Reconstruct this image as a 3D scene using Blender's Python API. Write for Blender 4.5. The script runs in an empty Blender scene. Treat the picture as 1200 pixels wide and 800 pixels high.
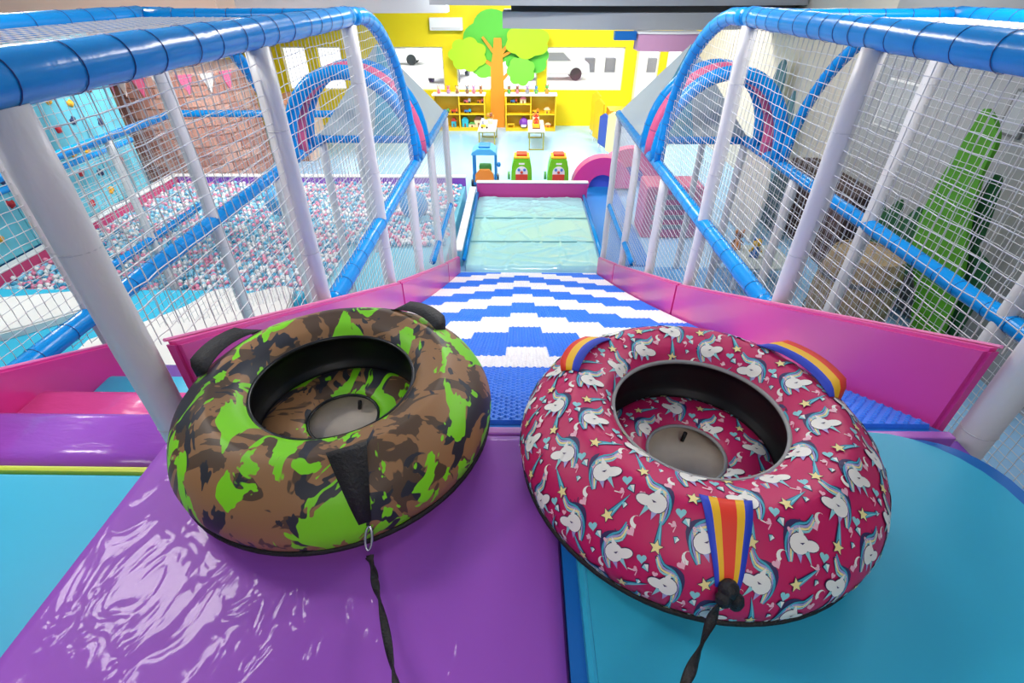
import bpy, bmesh, math, random
from mathutils import Vector, Matrix, noise
random.seed(7)
PI = math.pi
scn = bpy.context.scene
C = scn.collection

# ------------------------------------------------------------------ camera, world, lights, exposure
P = 3.0                                    # platform level above the hall floor
cam_d = bpy.data.cameras.new('camera'); cam = bpy.data.objects.new('camera', cam_d); C.objects.link(cam)
cam_d.sensor_width = 36.0; cam_d.lens = 581.0 * 36.0 / 1200.0; cam_d.clip_start = 0.02; cam_d.clip_end = 300
cam.location = (0, 0, P + 1.15)
cam.rotation_euler = (math.radians(90 - 35.668), 0, math.radians(0.801))
scn.camera = cam
scn.view_settings.view_transform = 'Standard'; scn.view_settings.look = 'None'
scn.view_settings.exposure = 0.0; scn.view_settings.gamma = 1.0; scn.view_settings.use_curve_mapping = False

world = bpy.data.worlds.new('world'); scn.world = world; world.use_nodes = True
bg = world.node_tree.nodes['Background']; bg.inputs[0].default_value = (0.93, 0.97, 1.0, 1); bg.inputs[1].default_value = 2.8

CEIL = 5.2
LAMPS = [(-2.35, 1.7, 1.2, 50), (2.5, 2.8, 1.3, 52), (0.2, 4.6, 1.6, 96), (-5.2, 5.5, 1.6, 170), (-5.5, 9.8, 1.8, 300),
         (0.2, 9.6, 1.8, 120), (4.0, 8.6, 1.5, 60), (-1.0, 15.2, 2.0, 400), (-7.5, 15.2, 2.0, 330), (3.9, 15.6, 1.6, 240), (0.3, -1.2, 1.4, 22)]
for (lx, ly, ls, le) in LAMPS:
    d = bpy.data.lights.new('ceiling_lamp_light', 'AREA'); d.shape = 'RECTANGLE'; d.size = ls; d.size_y = 0.45; d.energy = le
    d.color = (1.0, 0.965, 0.92)
    o = bpy.data.objects.new('ceiling_lamp_light', d); C.objects.link(o); o.location = (lx, ly, CEIL - 0.10)

# ------------------------------------------------------------------ helpers
def lin(c):
    c = c.lstrip('#'); r = []
    for i in (0, 2, 4):
        v = int(c[i:i+2], 16) / 255.0
        r.append(v / 12.92 if v <= 0.04045 else ((v + 0.055) / 1.055) ** 2.4)
    return (r[0], r[1], r[2], 1.0)

MATS = {}
def mat(name, col, rough=0.45, metal=0.0, bump=0.0, scale=8.0, var=0.0, detail=3.0, spec=0.5, emit=0.0, stretch=None, coat=0.0):
    if name in MATS: return MATS[name]
    m = bpy.data.materials.new(name); m.use_nodes = True; nt = m.node_tree; b = nt.nodes['Principled BSDF']
    c = lin(col) if isinstance(col, str) else col
    b.inputs['Base Color'].default_value = c; b.inputs['Roughness'].default_value = rough; b.inputs['Metallic'].default_value = metal
    b.inputs['Specular IOR Level'].default_value = spec
    if coat: b.inputs['Coat Weight'].default_value = coat; b.inputs['Coat Roughness'].default_value = 0.12
    if emit: b.inputs['Emission Color'].default_value = c; b.inputs['Emission Strength'].default_value = emit
    if bump or var:
        tc = nt.nodes.new('ShaderNodeTexCoord'); mp = nt.nodes.new('ShaderNodeMapping'); nz = nt.nodes.new('ShaderNodeTexNoise')
        nz.inputs['Scale'].default_value = scale; nz.inputs['Detail'].default_value = detail; nz.inputs['Distortion'].default_value = 0.4
        if stretch: mp.inputs['Scale'].default_value = stretch
        nt.links.new(tc.outputs['Object'], mp.inputs[0]); nt.links.new(mp.outputs[0], nz.inputs['Vector'])
        if bump:
            bp = nt.nodes.new('ShaderNodeBump'); bp.inputs['Strength'].default_value = bump; bp.inputs['Distance'].default_value = 0.02
            nt.links.new(nz.outputs['Fac'], bp.inputs['Height']); nt.links.new(bp.outputs[0], b.inputs['Normal'])
        if var:
            mx = nt.nodes.new('ShaderNodeMix'); mx.data_type = 'RGBA'; mx.blend_type = 'MIX'
            mx.inputs['A'].default_value = tuple(v * (1 - var) for v in c[:3]) + (1,); mx.inputs['B'].default_value = tuple(min(1, v * (1 + var)) for v in c[:3]) + (1,)
            nt.links.new(nz.outputs['Fac'], mx.inputs['Factor']); nt.links.new(mx.outputs['Result'], b.inputs['Base Color'])
    MATS[name] = m
    return m

def link(o, parent=None):
    C.objects.link(o)
    if parent is not None: o.parent = parent
    return o

def obj(name, data, m, parent=None, smooth=False):
    """data: bmesh or (verts, faces) -> one mesh object"""
    me = bpy.data.meshes.new(name)
    if isinstance(data, tuple): me.from_pydata(data[0], [], data[1]); me.update()
    else: data.to_mesh(me); data.free()
    if isinstance(m, (list, tuple)):
        for k in m: me.materials.append(k)
    else: me.materials.append(m)
    if smooth: me.polygons.foreach_set('use_smooth', [True] * len(me.polygons))
    return link(bpy.data.objects.new(name, me), parent)

def tag(o, label, cat, group=None, kind=None):
    if kind: o['kind'] = kind
    if label: o['label'] = label
    if cat: o['category'] = cat
    if group: o['group'] = group
    return o

def struct(o, label=None):
    o['kind'] = 'structure'
    if label: o['label'] = label
    return o

def thing(name, label, cat, loc=(0, 0, 0), rz=0, group=None):
    o = bpy.data.objects.new(name, None); C.objects.link(o); o.location = loc; o.rotation_euler = (0, 0, rz); o.empty_display_size = 0.1
    return tag(o, label, cat, group)

def child(name, mesh_obj, parent, loc=(0, 0, 0), rot=(0, 0, 0), scale=(1, 1, 1)):
    """another object sharing mesh_obj's mesh"""
    o = bpy.data.objects.new(name, mesh_obj.data if hasattr(mesh_obj, 'data') else mesh_obj); link(o, parent)
    o.location = loc; o.rotation_euler = rot; o.scale = scale
    return o

def bm_box(lo, hi, bevel=0.0, seg=2, bm=None):
    bm2 = bmesh.new()
    bmesh.ops.create_cube(bm2, size=1.0)
    for v in bm2.verts:
        v.co = Vector(((lo[i] + hi[i]) / 2 + v.co[i] * (hi[i] - lo[i]) for i in range(3)))
    if bevel: bmesh.ops.bevel(bm2, geom=bm2.edges[:], offset=bevel, segments=seg, affect='EDGES', profile=0.6)
    if bm is None: return bm2
    me = bpy.data.meshes.new('tmp'); bm2.to_mesh(me); bm2.free(); bm.from_mesh(me); bpy.data.meshes.remove(me)
    return bm

def box(name, lo, hi, m, parent=None, bevel=0.0, seg=2, smooth=False):
    return obj(name, bm_box(lo, hi, bevel, seg), m, parent, smooth)

def prism(pts, axis, a, b, bevel=0.0):
    """polygon pts (2D) extruded along axis (0,1,2) from a to b"""
    def mk(p, t):
        return {0: (t, p[0], p[1]), 1: (p[0], t, p[1]), 2: (p[0], p[1], t)}[axis]
    n = len(pts); bm = bmesh.new()
    A = [bm.verts.new(mk(p, a)) for p in pts]; B = [bm.verts.new(mk(p, b)) for p in pts]
    bm.faces.new(A); bm.faces.new(B[::-1])
    for i in range(n): bm.faces.new((A[i], B[i], B[(i+1) % n], A[(i+1) % n]))
    bmesh.ops.recalc_face_normals(bm, faces=bm.faces[:])
    if bevel: bmesh.ops.bevel(bm, geom=bm.edges[:], offset=bevel, segments=2, affect='EDGES')
    return bm

def sweep(path, r, n=12, cap=True, vf=None):
    """tube along path; r number or list"""
    path = [Vector(p) for p in path]; V = []; F = []; prev = None
    for i, p in enumerate(path):
        t = (path[min(i+1, len(path)-1)] - path[max(i-1, 0)]).normalized()
        if prev is None:
            a = Vector((0, 0, 1)) if abs(t.z) < 0.9 else Vector((1, 0, 0)); u = t.cross(a).normalized()
        else: u = (prev - t * prev.dot(t)).normalized()
        prev = u; w = t.cross(u); rr = r[i] if isinstance(r, (list, tuple)) else r
        for k in range(n):
            an = 2 * PI * k / n; V.append(p + (u * math.cos(an) + w * math.sin(an)) * rr)
    for i in range(len(path) - 1):
        for k in range(n):
            F.append((i*n+k, i*n+(k+1) % n, (i+1)*n+(k+1) % n, (i+1)*n+k))
    if cap: F.append(tuple(range(n))[::-1]); F.append(tuple((len(path)-1)*n+k for k in range(n)))
    return [tuple(v) for v in V], F

def lathe(prof, n=48, closed=False):
    """prof list of (r,z) revolved around z"""
    V = []; F = []; m = len(prof)
    for k in range(n):
        a = 2 * PI * k / n
        for (r, z) in prof: V.append((r * math.cos(a), r * math.sin(a), z))
    for k in range(n):
        k2 = (k + 1) % n
        for i in range(m if closed else m - 1):
            j = (i + 1) % m
            F.append((k*m+i, k2*m+i, k2*m+j, k*m+j))
    return V, F

def join_vf(*parts):
    V = []; F = []
    for v, f in parts:
        o = len(V); V += list(v); F += [tuple(i + o for i in q) for q in f]
    return V, F

def shift(vf, d, rz=0, s=1.0):
    c, sn = math.cos(rz), math.sin(rz)
    return [((x*c - y*sn)*s + d[0], (x*sn + y*c)*s + d[1], z*s + d[2]) for x, y, z in vf[0]], vf[1]

def ball_vf(c, r, sz=1.0, nu=10, nv=7):
    prof = [(max(1e-4, r * math.sin(PI*i/nv)), -r * sz * math.cos(PI*i/nv)) for i in range(nv+1)]
    return shift(lathe(prof, nu), c)

def crom(pts, n=6):
    """catmull-rom resample of 2D/3D points"""
    pts = [Vector(p) for p in pts]; out = []
    for i in range(len(pts)-1):
        p0 = pts[max(i-1, 0)]; p1 = pts[i]; p2 = pts[i+1]; p3 = pts[min(i+2, len(pts)-1)]
        for k in range(n):
            t = k / n
            out.append(0.5*((2*p1) + (p2-p0)*t + (2*p0-5*p1+4*p2-p3)*t*t + (3*p1-p0-3*p2+p3)*t**3))
    out.append(pts[-1]); return out

# ------------------------------------------------------------------ materials
M_blue = mat('blue_vinyl', '#008fe0', 0.22, bump=0.16, scale=9, spec=0.38)
M_blue_d = mat('blue_cable_tie', '#0a3f86', 0.4)
M_white_pad = mat('white_vinyl_pad', '#e6e5e4', 0.42, bump=0.35, scale=14, stretch=(1, 1, 0.5))
M_seam = mat('pad_seam', '#d2d2d3', 0.6)
M_pink = mat('pink_vinyl', '#e0409a', 0.30, bump=0.05, scale=3, coat=0.2)
M_pinkdark = mat('pink_vinyl_edge', '#f18cc0', 0.35)
M_purple = mat('purple_vinyl', '#a058c6', 0.45, bump=0.10, scale=9, detail=3, spec=0.15)
_n = M_purple.node_tree; _b = _n.nodes['Principled BSDF']; _b.inputs['Coat Weight'].default_value = 0.24; _b.inputs['Coat Roughness'].default_value = 0.07
_tc = _n.nodes.new('ShaderNodeTexCoord'); _mp = _n.nodes.new('ShaderNodeMapping'); _mp.inputs['Scale'].default_value = (1.0, 0.55, 1.0); _mp.inputs['Rotation'].default_value = (0, 0, 0.5)
_nz = _n.nodes.new('ShaderNodeTexNoise'); _nz.inputs['Scale'].default_value = 11; _nz.inputs['Detail'].default_value = 2; _nz.inputs['Distortion'].default_value = 1.2
_bp = _n.nodes.new('ShaderNodeBump'); _bp.inputs['Strength'].default_value = 0.42; _bp.inputs['Distance'].default_value = 0.03
_n.links.new(_tc.outputs['Object'], _mp.inputs[0]); _n.links.new(_mp.outputs[0], _nz.inputs['Vector']); _n.links.new(_nz.outputs['Fac'], _bp.inputs['Height']); _n.links.new(_bp.outputs[0], _b.inputs['Coat Normal'])
M_teal = mat('teal_vinyl', '#35b3d6', 0.45, bump=0.05, scale=3, spec=0.35)
M_bluebase = mat('deep_blue_vinyl', '#1470c4', 0.35)
M_yellowstrip = mat('lime_yellow_vinyl', '#c3d23a', 0.4)
M_tile_b = mat('blue_bristle_plastic', '#3585f5', 0.4, bump=0.2, scale=60, var=0.10)
M_tile_w = mat('white_bristle_plastic', '#faf8fa', 0.5, bump=0.15, scale=60, var=0.03)
M_net = mat('white_net_cord', '#dadbdc', 0.6)
M_black = mat('black_webbing', '#141416', 0.6, bump=0.3, scale=120)
M_rubber = mat('black_rubber', '#16181b', 0.33, bump=0.05, scale=20)
M_greybind = mat('grey_binding', '#9a9c9c', 0.6)
M_beige = mat('beige_base', '#dccfbb', 0.7, var=0.12, bump=0.1, scale=20)
M_steel = mat('steel', '#c8cbd0', 0.25, metal=1.0)
M_floor = mat('light_blue_floor', '#9fd0f6', 0.2, var=0.06, scale=1.2)
M_yellow = mat('yellow_paint', '#f5dc00', 0.6)
M_grey_wall = mat('grey_wall_paint', '#a9abad', 0.7, var=0.04, scale=2)
M_cream = mat('cream_wall_paint', '#d9d2c4', 0.7, var=0.03, scale=2)
M_ceil = mat('ceiling_paint', '#e3ded8', 0.8)
M_bulk = mat('grey_bulkhead', '#a3a9b2', 0.6)
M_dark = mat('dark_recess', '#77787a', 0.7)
M_frame_w = mat('white_frame', '#eeeeee', 0.5)
M_purplewall = mat('purple_foam', '#8a4fc0', 0.5)
M_magenta = mat('magenta_foam', '#c03c90', 0.5)
M_lav = mat('lavender_vinyl', '#d9b3e6', 0.4)
M_lt_teal = mat('light_teal_vinyl', '#7fd0e6', 0.35, bump=0.05, scale=3)

# ------------------------------------------------------------------ room shell
XL, XR, YB, YF = -12.0, 6.0, -3.0, 19.3
struct(box('floor', (XL, YB, -0.1), (XR, YF, 0.0), M_floor), 'glossy light blue hall floor')
struct(box('ceiling', (XL, YB, CEIL), (XR, YF, CEIL+0.1), M_ceil), 'pale ceiling above the hall')
struct(box('wall_left', (XL-0.15, YB, 0), (XL, YF, CEIL), mat('peach_wall', '#f0c3ac', 0.7)), 'peach side wall')
struct(box('wall_right', (XR, YB, 0), (XR+0.15, 9.6, CEIL), M_grey_wall), 'grey side wall behind the cactus cutouts')
struct(box('wall_right_far', (XR, 9.6, 0), (XR+0.15, YF, CEIL), M_cream), 'cream side wall at the far end')
struct(box('wall_rear', (XL, YB-0.15, 0), (XR, YB, CEIL), M_ceil), 'wall behind the platform')
# far wall with window openings : yellow
WZ0, WZ1 = 1.16, 2.47
wins = [(-10.9, -10.2), (-9.3, -8.5), (-8.1, -7.3), (-6.9, -6.1), (-4.3, -2.62), (-2.18, 0.60), (0.92, 3.55), (4.25, 4.75), (5.0, 5.5)]
bm = bm_box((XL, YF, 0), (XR, YF+0.2, WZ0)); bm_box((XL, YF, WZ1), (XR, YF+0.2, CEIL), bm=bm)
xs = [XL] + [v for w in wins[:7] for v in w] + [3.9]
for i in range(0, len(xs), 2): bm_box((xs[i], YF, WZ0), (xs[i+1], YF+0.2, WZ1), bm=bm)
xs2 = [3.9, 4.25, 4.75, 5.0, 5.5, 6.0]
for i in range(0, 6, 2): bm_box((xs2[i], YF, WZ0), (xs2[i+1], YF+0.2, WZ1), bm=bm)
struct(obj('wall_back', bm, M_yellow), 'bright yellow far wall with windows')
M_glass = bpy.data.materials.new('window_glass'); M_glass.use_nodes = True
nt = M_glass.node_tree; nt.nodes.clear(); o_ = nt.nodes.new('ShaderNodeOutputMaterial'); mx = nt.nodes.new('ShaderNodeMixShader')
tr = nt.nodes.new('ShaderNodeBsdfTransparent'); gl = nt.nodes.new('ShaderNodeBsdfGlossy'); gl.inputs['Roughness'].default_value = 0.05
mx.inputs[0].default_value = 0.06; nt.links.new(tr.outputs[0], mx.inputs[1]); nt.links.new(gl.outputs[0], mx.inputs[2]); nt.links.new(mx.outputs[0], o_.inputs[0])
for i, (a, b) in enumerate(wins):
    t = thing('window_%d' % (i+1), None, None, (0, YF+0.08, 0)); t['kind'] = 'structure'; t['label'] = 'white framed window number %d from the left in the yellow wall' % (i+1)
    bm = bmesh.new()
    for lo, hi in (((a, 0, WZ0), (b, 0.06, WZ0+0.04)), ((a, 0, WZ1-0.04), (b, 0.06, WZ1)), ((a, 0, WZ0+.04), (a+0.04, 0.06, WZ1-.04)), ((b-0.04, 0, WZ0+.04), (b, 0.06, WZ1-.04))):
        bm_box(lo, hi, bm=bm)
    obj('window_frame', bm, M_frame_w, t); box('pane', (a+.04, 0.025, WZ0+.04), (b-.04, 0.035, WZ1-.04), M_glass, t)
struct(box('trim_1', (3.95, 18.9, 0), (4.25, YF, CEIL), M_frame_w), 'white column at the end of the yellow wall')
struct(box('baseboard_back', (XL, YF-0.03, 0), (3.9, YF, 0.06), M_yellow))

# outdoors : bright ground, kerb, parked cars
struct(box('ground', (-60, YF+0.2, -0.25), (60, 90, -0.15), mat('pale_concrete', '#e6e4df', 0.8, var=0.04, scale=0.5)), 'sunlit pale concrete outside the windows')
kb = thing('kerb_barrier', 'black and white striped kerb wall outside the right window', 'kerb', (0.4, 34.2, -0.15))
kw, kk = mat('kerb_white', '#d8d6cf', 0.8), mat('kerb_black', '#77767a', 0.8)
for i in range(9): box('block', (2.9+i*0.62, 0, 0), (2.9+(i+1)*0.62-0.01, 0.5, 0.75), kk if i % 2 else kw, kb, 0.02)
struct(box('wall_outdoor', (-40, 46, -0.15), (40, 46.4, 5.0), mat('outdoor_wall', '#e9e7e2', 0.8)), 'pale boundary wall across the street')
def car(x, y, rz, col, label):
    t = thing('parked_car', label, 'car', (x, y, -0.15), rz)
    body = [(-2.1, .3), (-2.1, .8), (-1.5, .95), (-.9, 1.45), (.7, 1.45), (1.3, .98), (2.05, .85), (2.15, .3)]
    obj('body', prism(body, 1, -.8, .8, 0.05), col, t)
    obj('side_window', prism([(-1.25, .97), (-.8, 1.36), (.6, 1.36), (1.05, .97)], 1, -.815, .815), mat('car_glass', '#7a7d84', 0.1), t)
    for sx in (-1.3, 1.35):
        for sy in (-.72, .72):
            v = shift(lathe([(0.001, -.1), (.32, -.1), (.32, .1), (0.001, .1)], 20), (0, 0, 0))
            w = [(sx + a, sy + c, .32 + b) for a, b, c in v[0]]; obj('wheel', (w, v[1]), M_rubber, t)
cs = mat('silver_car_paint', '#d4d6d8', 0.25, metal=0.2)
car(-3.95, 31.5, 1.45, cs, 'silver car parked outside the left window')
car(1.7, 31.6, 0.05, mat('white_car_paint', '#c4c6ca', 0.25), 'pale car parked outside the right window')
car(-8.5, 38, 0, cs, 'silver car further off beyond the left window')

# ceiling lamps housings
for i, (lx, ly, ls, le) in enumerate(LAMPS):
    t = thing('ceiling_lamp', 'slim white ceiling lamp above the hall', 'lamp', (lx, ly, CEIL), 0, 'ceiling lamps')
    box('housing', (-ls/2-.05, -.3, -0.07), (ls/2+.05, .3, 0), M_frame_w, t)
    box('diffuser', (-ls/2, -.25, -0.085), (ls/2, .25, -0.07), mat('lamp_diffuser', '#fff6ea', 0.5, emit=3.0), t)

# bulkheads hanging from the ceiling at the far side
def arc_slab(x0, x1, yc, bow, z0, z1, dep, n=14):
    pts = [(x0 + (x1-x0)*i/n, yc - bow*math.sin(PI*i/n)) for i in range(n+1)]
    return prism(pts + [(x, y+dep) for x, y in pts[::-1]], 2, z0, z1)
struct(obj('trim_2', arc_slab(-0.38, 5.95, 12.6, 0.5, 3.40, 3.70, 1.6), M_bulk), 'lower grey curved ceiling bulkhead')
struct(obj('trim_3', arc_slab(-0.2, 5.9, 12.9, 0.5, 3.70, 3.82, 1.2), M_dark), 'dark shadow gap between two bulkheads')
struct(obj('trim_4', arc_slab(-1.9, 5.95, 12.5, 0.6, 3.82, CEIL, 1.9), M_bulk), 'upper grey curved ceiling bulkhead')
struct(obj('trim_5', arc_slab(-11.5, -1.9, 15.2, 0.4, 3.58, CEIL, 0.7), mat('pale_bulkhead', '#c2c4c8', 0.6)), 'pale grey bulkhead above the far left')
struct(box('trim_6', (-11.9, 9.0, 3.75), (-4.6, 9.6, CEIL), mat('peach_bulkhead', '#fbd0ba', 0.7)), 'peach bulkhead high on the left')
hb = thing('hanging_fascia', 'mauve curved fascia box hanging at the far right', 'fascia', (0, 0, 0))
obj('front', arc_slab(2.40, 3.60, 11.75, 0.12, 3.06, 3.36, 0.45), mat('mauve_paint', '#cf9abf', 0.6), hb)
obj('top', arc_slab(2.37, 3.66, 11.73, 0.12, 3.36, 3.395, 0.5), M_frame_w, hb)
box('blue_panel', (1.93, 11.85, 3.24), (2.37, 12.05, 3.395), M_bluebase, hb)
for x in (2.5, 3.4): box('hanger', (x, 12.16, 3.36), (x+.05, 12.2, 3.5), M_frame_w, hb)

# ------------------------------------------------------------------ slide
SX0, SX1 = -1.028, 1.398
def zs(y):
    s = min(max((y - 1.15) / 6.75, 0), 1)
    return P - 0.4444 * (y - 1.15) - 0.085 * math.sin(PI * s)
slide = thing('bristle_slide', 'long slide paved with blue and white bristle tiles', 'slide', (0, 1.15, 0))
ys = [1.15 + 6.73 * i / 24 for i in range(25)]
V = []; F = []
for y in ys:
    z = zs(y) - 0.03; V += [(SX0, y-1.15, z), (SX1, y-1.15, z), (SX1, y-1.15, max(z-0.15, -.0)), (SX0, y-1.15, max(z-0.15, -.0))]
for i in range(24):
    a = i*4; b = a+4
    for k in range(4): F.append((a+k, a+(k+1) % 4, b+(k+1) % 4, b+k))
F += [(3, 2, 1, 0), (96, 97, 98, 99)]
obj('ramp', (V, F), M_bluebase, slide)
def tile_mesh(name, m, col_w=0.240, ln=0.262):
    vs, fs = [], []
    def add(v, f):
        o = len(vs); vs.extend(v); fs.extend(tuple(i+o for i in q) for q in f)
    w, l, g = col_w, ln, 0.0
    add([(g, g, -.02), (w-g, g, -.02), (w-g, l-g, -.02), (g, l-g, -.02), (g, g, 0), (w-g, g, 0), (w-g, l-g, 0), (g, l-g, 0)],
        [(4, 5, 6, 7), (0, 1, 5, 4), (1, 2, 6, 5), (2, 3, 7, 6), (3, 0, 4, 7)])
    n = 12
    for i in range(n):
        for j in range(n):
            if (i + j) % 2: continue
            x = (i+.5)*w/n; y = (j+.5)*l/n; r = w/n*.62; h = 0.007
            add([(x-r, y, 0), (x, y-r, 0), (x+r, y, 0), (x, y+r, 0), (x-r*.45, y, h), (x, y-r*.45, h), (x+r*.45, y, h), (x, y+r*.45, h)],
                [(4, 5, 6, 7), (0, 1, 5, 4), (1, 2, 6, 5), (2, 3, 7, 6), (3, 0, 4, 7)])
    me = bpy.data.meshes.new(name); me.from_pydata(vs, [], fs); me.materials.append(m); return me
tm_b, tm_w = tile_mesh('tile_blue', M_tile_b), tile_mesh('tile_white', M_tile_w)
for c in range(-4, 6):
    for j in range(-5, 23):
        y = 2.40 + 0.24 * j; x = -0.066 + 0.24 * c
        if y > 7.72: continue
        k = (j + abs(c)) % 6
        blue = (j <= -3) or k < 3
        z0, z1 = zs(y), zs(y + .24)
        t = child('tile', tm_b if blue else tm_w, slide, (x, y - 1.15, z0 - .012), (math.atan2(z1-z0, .24), 0, 0))

# side panels of the slide (pink)
def slope_panel(name, x0, x1, ya, yb, top, bot, label, zf=zs):
    t = thing(name, label, 'panel', (0, 0, 0))
    prof = [(ya, zf(ya)-bot), (yb, zf(yb)-bot), (yb, zf(yb)+top), (ya, zf(ya)+top)]
    obj('padding', prism(prof, 0, x0, x1, 0.012), M_pink, t, False)
    e = sweep([(x0+.004 if x0 < 0 else x1-.004, ya+.01, zf(ya)+top), (x0+.004 if x0 < 0 else x1-.004, yb-.01, zf(yb)+top)], 0.006, 6); obj('piping', e, M_pinkdark, t)
    return t
pn = ['nearest the platform', 'halfway down', 'lowest, beside the landing mat']
for i, (a, b) in enumerate(((1.20, 3.85), (3.87, 6.55), (6.57, 7.95))):
    slope_panel('slide_side_panel', -1.076, -1.030, a, b, .30, .12, 'pink padded panel on the left edge of the slide, ' + pn[i])
    slope_panel('slide_side_panel', 1.400, 1.446, a, b, .30, .12, 'pink padded panel on the right edge of the slide, ' + pn[i])

# ------------------------------------------------------------------ platform and mats
struct(box('platform', (-1.10, YB+0.05, 2.70), (1.44, 1.148, 2.94), M_purplewall), 'raised deck under the mats')
for x in (-0.95, 1.25):
    for y in (-2.2, 0.8): struct(box('platform_leg', (x-.05, y-.05, 0), (x+.05, y+.05, 2.70), M_white_pad), 'steel leg under the raised deck')
def mat_pad(name, pts, z0, z1, m, label, bev=0.025, edge_m=None):
    bm = prism(pts, 2, z0, z1); bmesh.ops.bevel(bm, geom=bm.edges[:], offset=bev, segments=4, affect='EDGES', profile=0.5)
    t = obj(name, bm, m, None, True); return tag(t, label, 'mat')
def rounded(x0, y0, x1, y1, r):
    out = []
    for cx, cy, a0 in ((x1-r[1], y0+r[1], -90), (x1-r[2], y1-r[2], 0), (x0+r[3], y1-r[3], 90), (x0+r[0], y0+r[0], 180)):
        rr = {-90: r[1], 0: r[2], 90: r[3], 180: r[0]}[a0]
        n = 1 if rr < 0.02 else 7
        for k in range(n+1 if n > 1 else 1): a = math.radians(a0 + 90*k/n); out.append((cx + rr*math.cos(a), cy + rr*math.sin(a)))
    return out
def rip(x, y):   # slack wrinkles in the vinyl
    return noise.noise(Vector((x*3.2+5, y*3.2, 0.3))) * 0.5 + noise.noise(Vector((x*8+y*3, y*8-x*3, 2.0))) * 0.25
def grid_mat(name, x0, y0, x1, y1, z, thick, m, label, nx, ny, amp, rnd=0.02, frm=1.0):
    V = []; F = []
    for j in range(ny+1):
        for i in range(nx+1):
            x = x0 + (x1-x0)*i/nx; y = y0 + (y1-y0)*j/ny
            d = min(x-x0, x1-x, y-y0, y1-y); e = 1.0 if d > rnd else math.sqrt(max(0, 1-(1-d/rnd)**2))
            V.append((x, y, z - rnd*(1-e) + amp*rip(x, y)*min(1, d/0.1)))
    for j in range(ny):
        for i in range(nx): a = j*(nx+1)+i; F.append((a, a+1, a+nx+2, a+nx+1))
    o = len(V)
    for (x, y) in ((x0, y0), (x1, y0), (x1, y1), (x0, y1)): V += [(x, y, z-rnd), (x, y, z-thick)]
    for k in range(4): a = o+2*k; b = o+2*((k+1) % 4); F.append((a, a+1, b+1, b))
    F.append((o+1, o+3, o+5, o+7))
    return tag(obj(name, (V, F), m, None, True), label, 'mat')
grid_mat('purple_mat', -1.103, -1.6, 0.108, 1.112, P, 0.055, M_purple, 'glossy purple padded floor mat under the camouflage tube', 60, 130, 0.010)
box_t = tag(box('purple_strip', (-1.075, 1.116, 2.942), (1.395, 1.148, 2.985), mat('pale_purple_vinyl', '#b96fcb', 0.35), None, 0.006), 'thin purple strip where the platform meets the slide', 'strip')
tm = thing('teal_mat', 'teal padded floor mat under the pink unicorn tube', 'mat', (0, 0, 0))
bm = prism(rounded(0.150, -1.6, 1.365, 1.112, (0.02, 0.02, 0.28, 0.02)), 2, 2.944, 3.03)
bmesh.ops.bevel(bm, geom=bm.edges[:], offset=0.016, segments=3, affect='EDGES'); obj('cushion', bm, M_teal, tm)
bm = prism(rounded(0.116, -1.6, 1.440, 1.112, (0.02, 0.02, 0.20, 0.02)), 2, 2.942, 2.985); obj('blue_underlay', bm, M_bluebase, tm)

# lower landing and soft steps on the left
tag(box('teal_landing_mat', (-2.40, -1.0, 2.60), (-1.125, 1.172, 2.70), M_teal, None, 0.02, 3, True), 'teal padded landing mat one step below the purple mat', 'mat')
tag(box('lime_strip', (-2.40, 1.174, 2.60), (-1.125, 1.20, 2.708), M_yellowstrip, None, 0.01), 'thin lime yellow strip before the purple soft step', 'strip')
def soft_step(y0, y1, ztop, zbot, m, label, x0=-2.38):
    n = 10; r = 0.07; prof = []
    for k in range(n+1): a = PI/2 + (PI/2)*k/n; prof.append((y0 + r + r*math.cos(a), ztop - r + r*math.sin(a)))
    prof = prof[::-1]; pr2 = []
    for k in range(n+1): a = (PI/2)*k/n; pr2.append((y1 - r + r*math.sin(a), ztop - r + r*math.cos(a)))
    pts = [(y0, zbot)] + prof + pr2 + [(y1, zbot)]
    bm = prism(pts, 0, x0, -1.19); bmesh.ops.bevel(bm, geom=[e for e in bm.edges if abs(e.verts[0].co.x - e.verts[1].co.x) < 1e-5], offset=0.03, segments=3, affect='EDGES')
    return tag(obj('soft_step', bm, m, None, True), label, 'step')
M_purple2 = mat('purple_step_vinyl', '#9a50c4', 0.25, bump=0.25, scale=7, stretch=(1, 3, 3), coat=0.3)
soft_step(1.205, 1.50, 2.72, 2.30, M_purple2, 'glossy purple rounded soft step, highest of the stair')
soft_step(1.505, 1.86, 2.52, 2.10, mat('pink_step_vinyl', '#e24f9a', 0.25, bump=0.25, scale=7, stretch=(1, 3, 3), coat=0.3), 'glossy pink rounded soft step below the purple one')
soft_step(1.865, 2.22, 2.32, 1.9, M_teal, 'teal rounded soft step below the pink one')
soft_step(2.225, 2.58, 2.12, 1.7, M_purple2, 'purple rounded soft step, lowest of the stair')
zo = lambda y: 2.70 - 0.466*(y-1.71)
slope_panel('stair_side_panel', -2.45, -2.40, 0.9, 2.42, 0.02, .55, 'pink padded panel along the outer side of the soft steps', zo)
ln = thing('teal_side_slide', 'teal side slide below the soft steps', 'slide', (0, 0, 0))
obj('ramp', prism([(2.60, 1.75), (7.0, .16), (7.0, .01), (2.60, 1.5)], 0, -2.38, -1.22), M_lt_teal, ln)
tag(box('teal_exit_mat', (-2.40, 7.03, .002), (-1.22, 7.95, .16), M_lt_teal, None, 0.02), 'light teal mat at the foot of the side slide', 'mat')
tag(box('lavender_strip', (-2.9, 7.97, .002), (-1.24, 8.06, .30), M_lav, None, 0.02), 'lavender padded sill at the near edge of the ball pit', 'sill')

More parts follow.
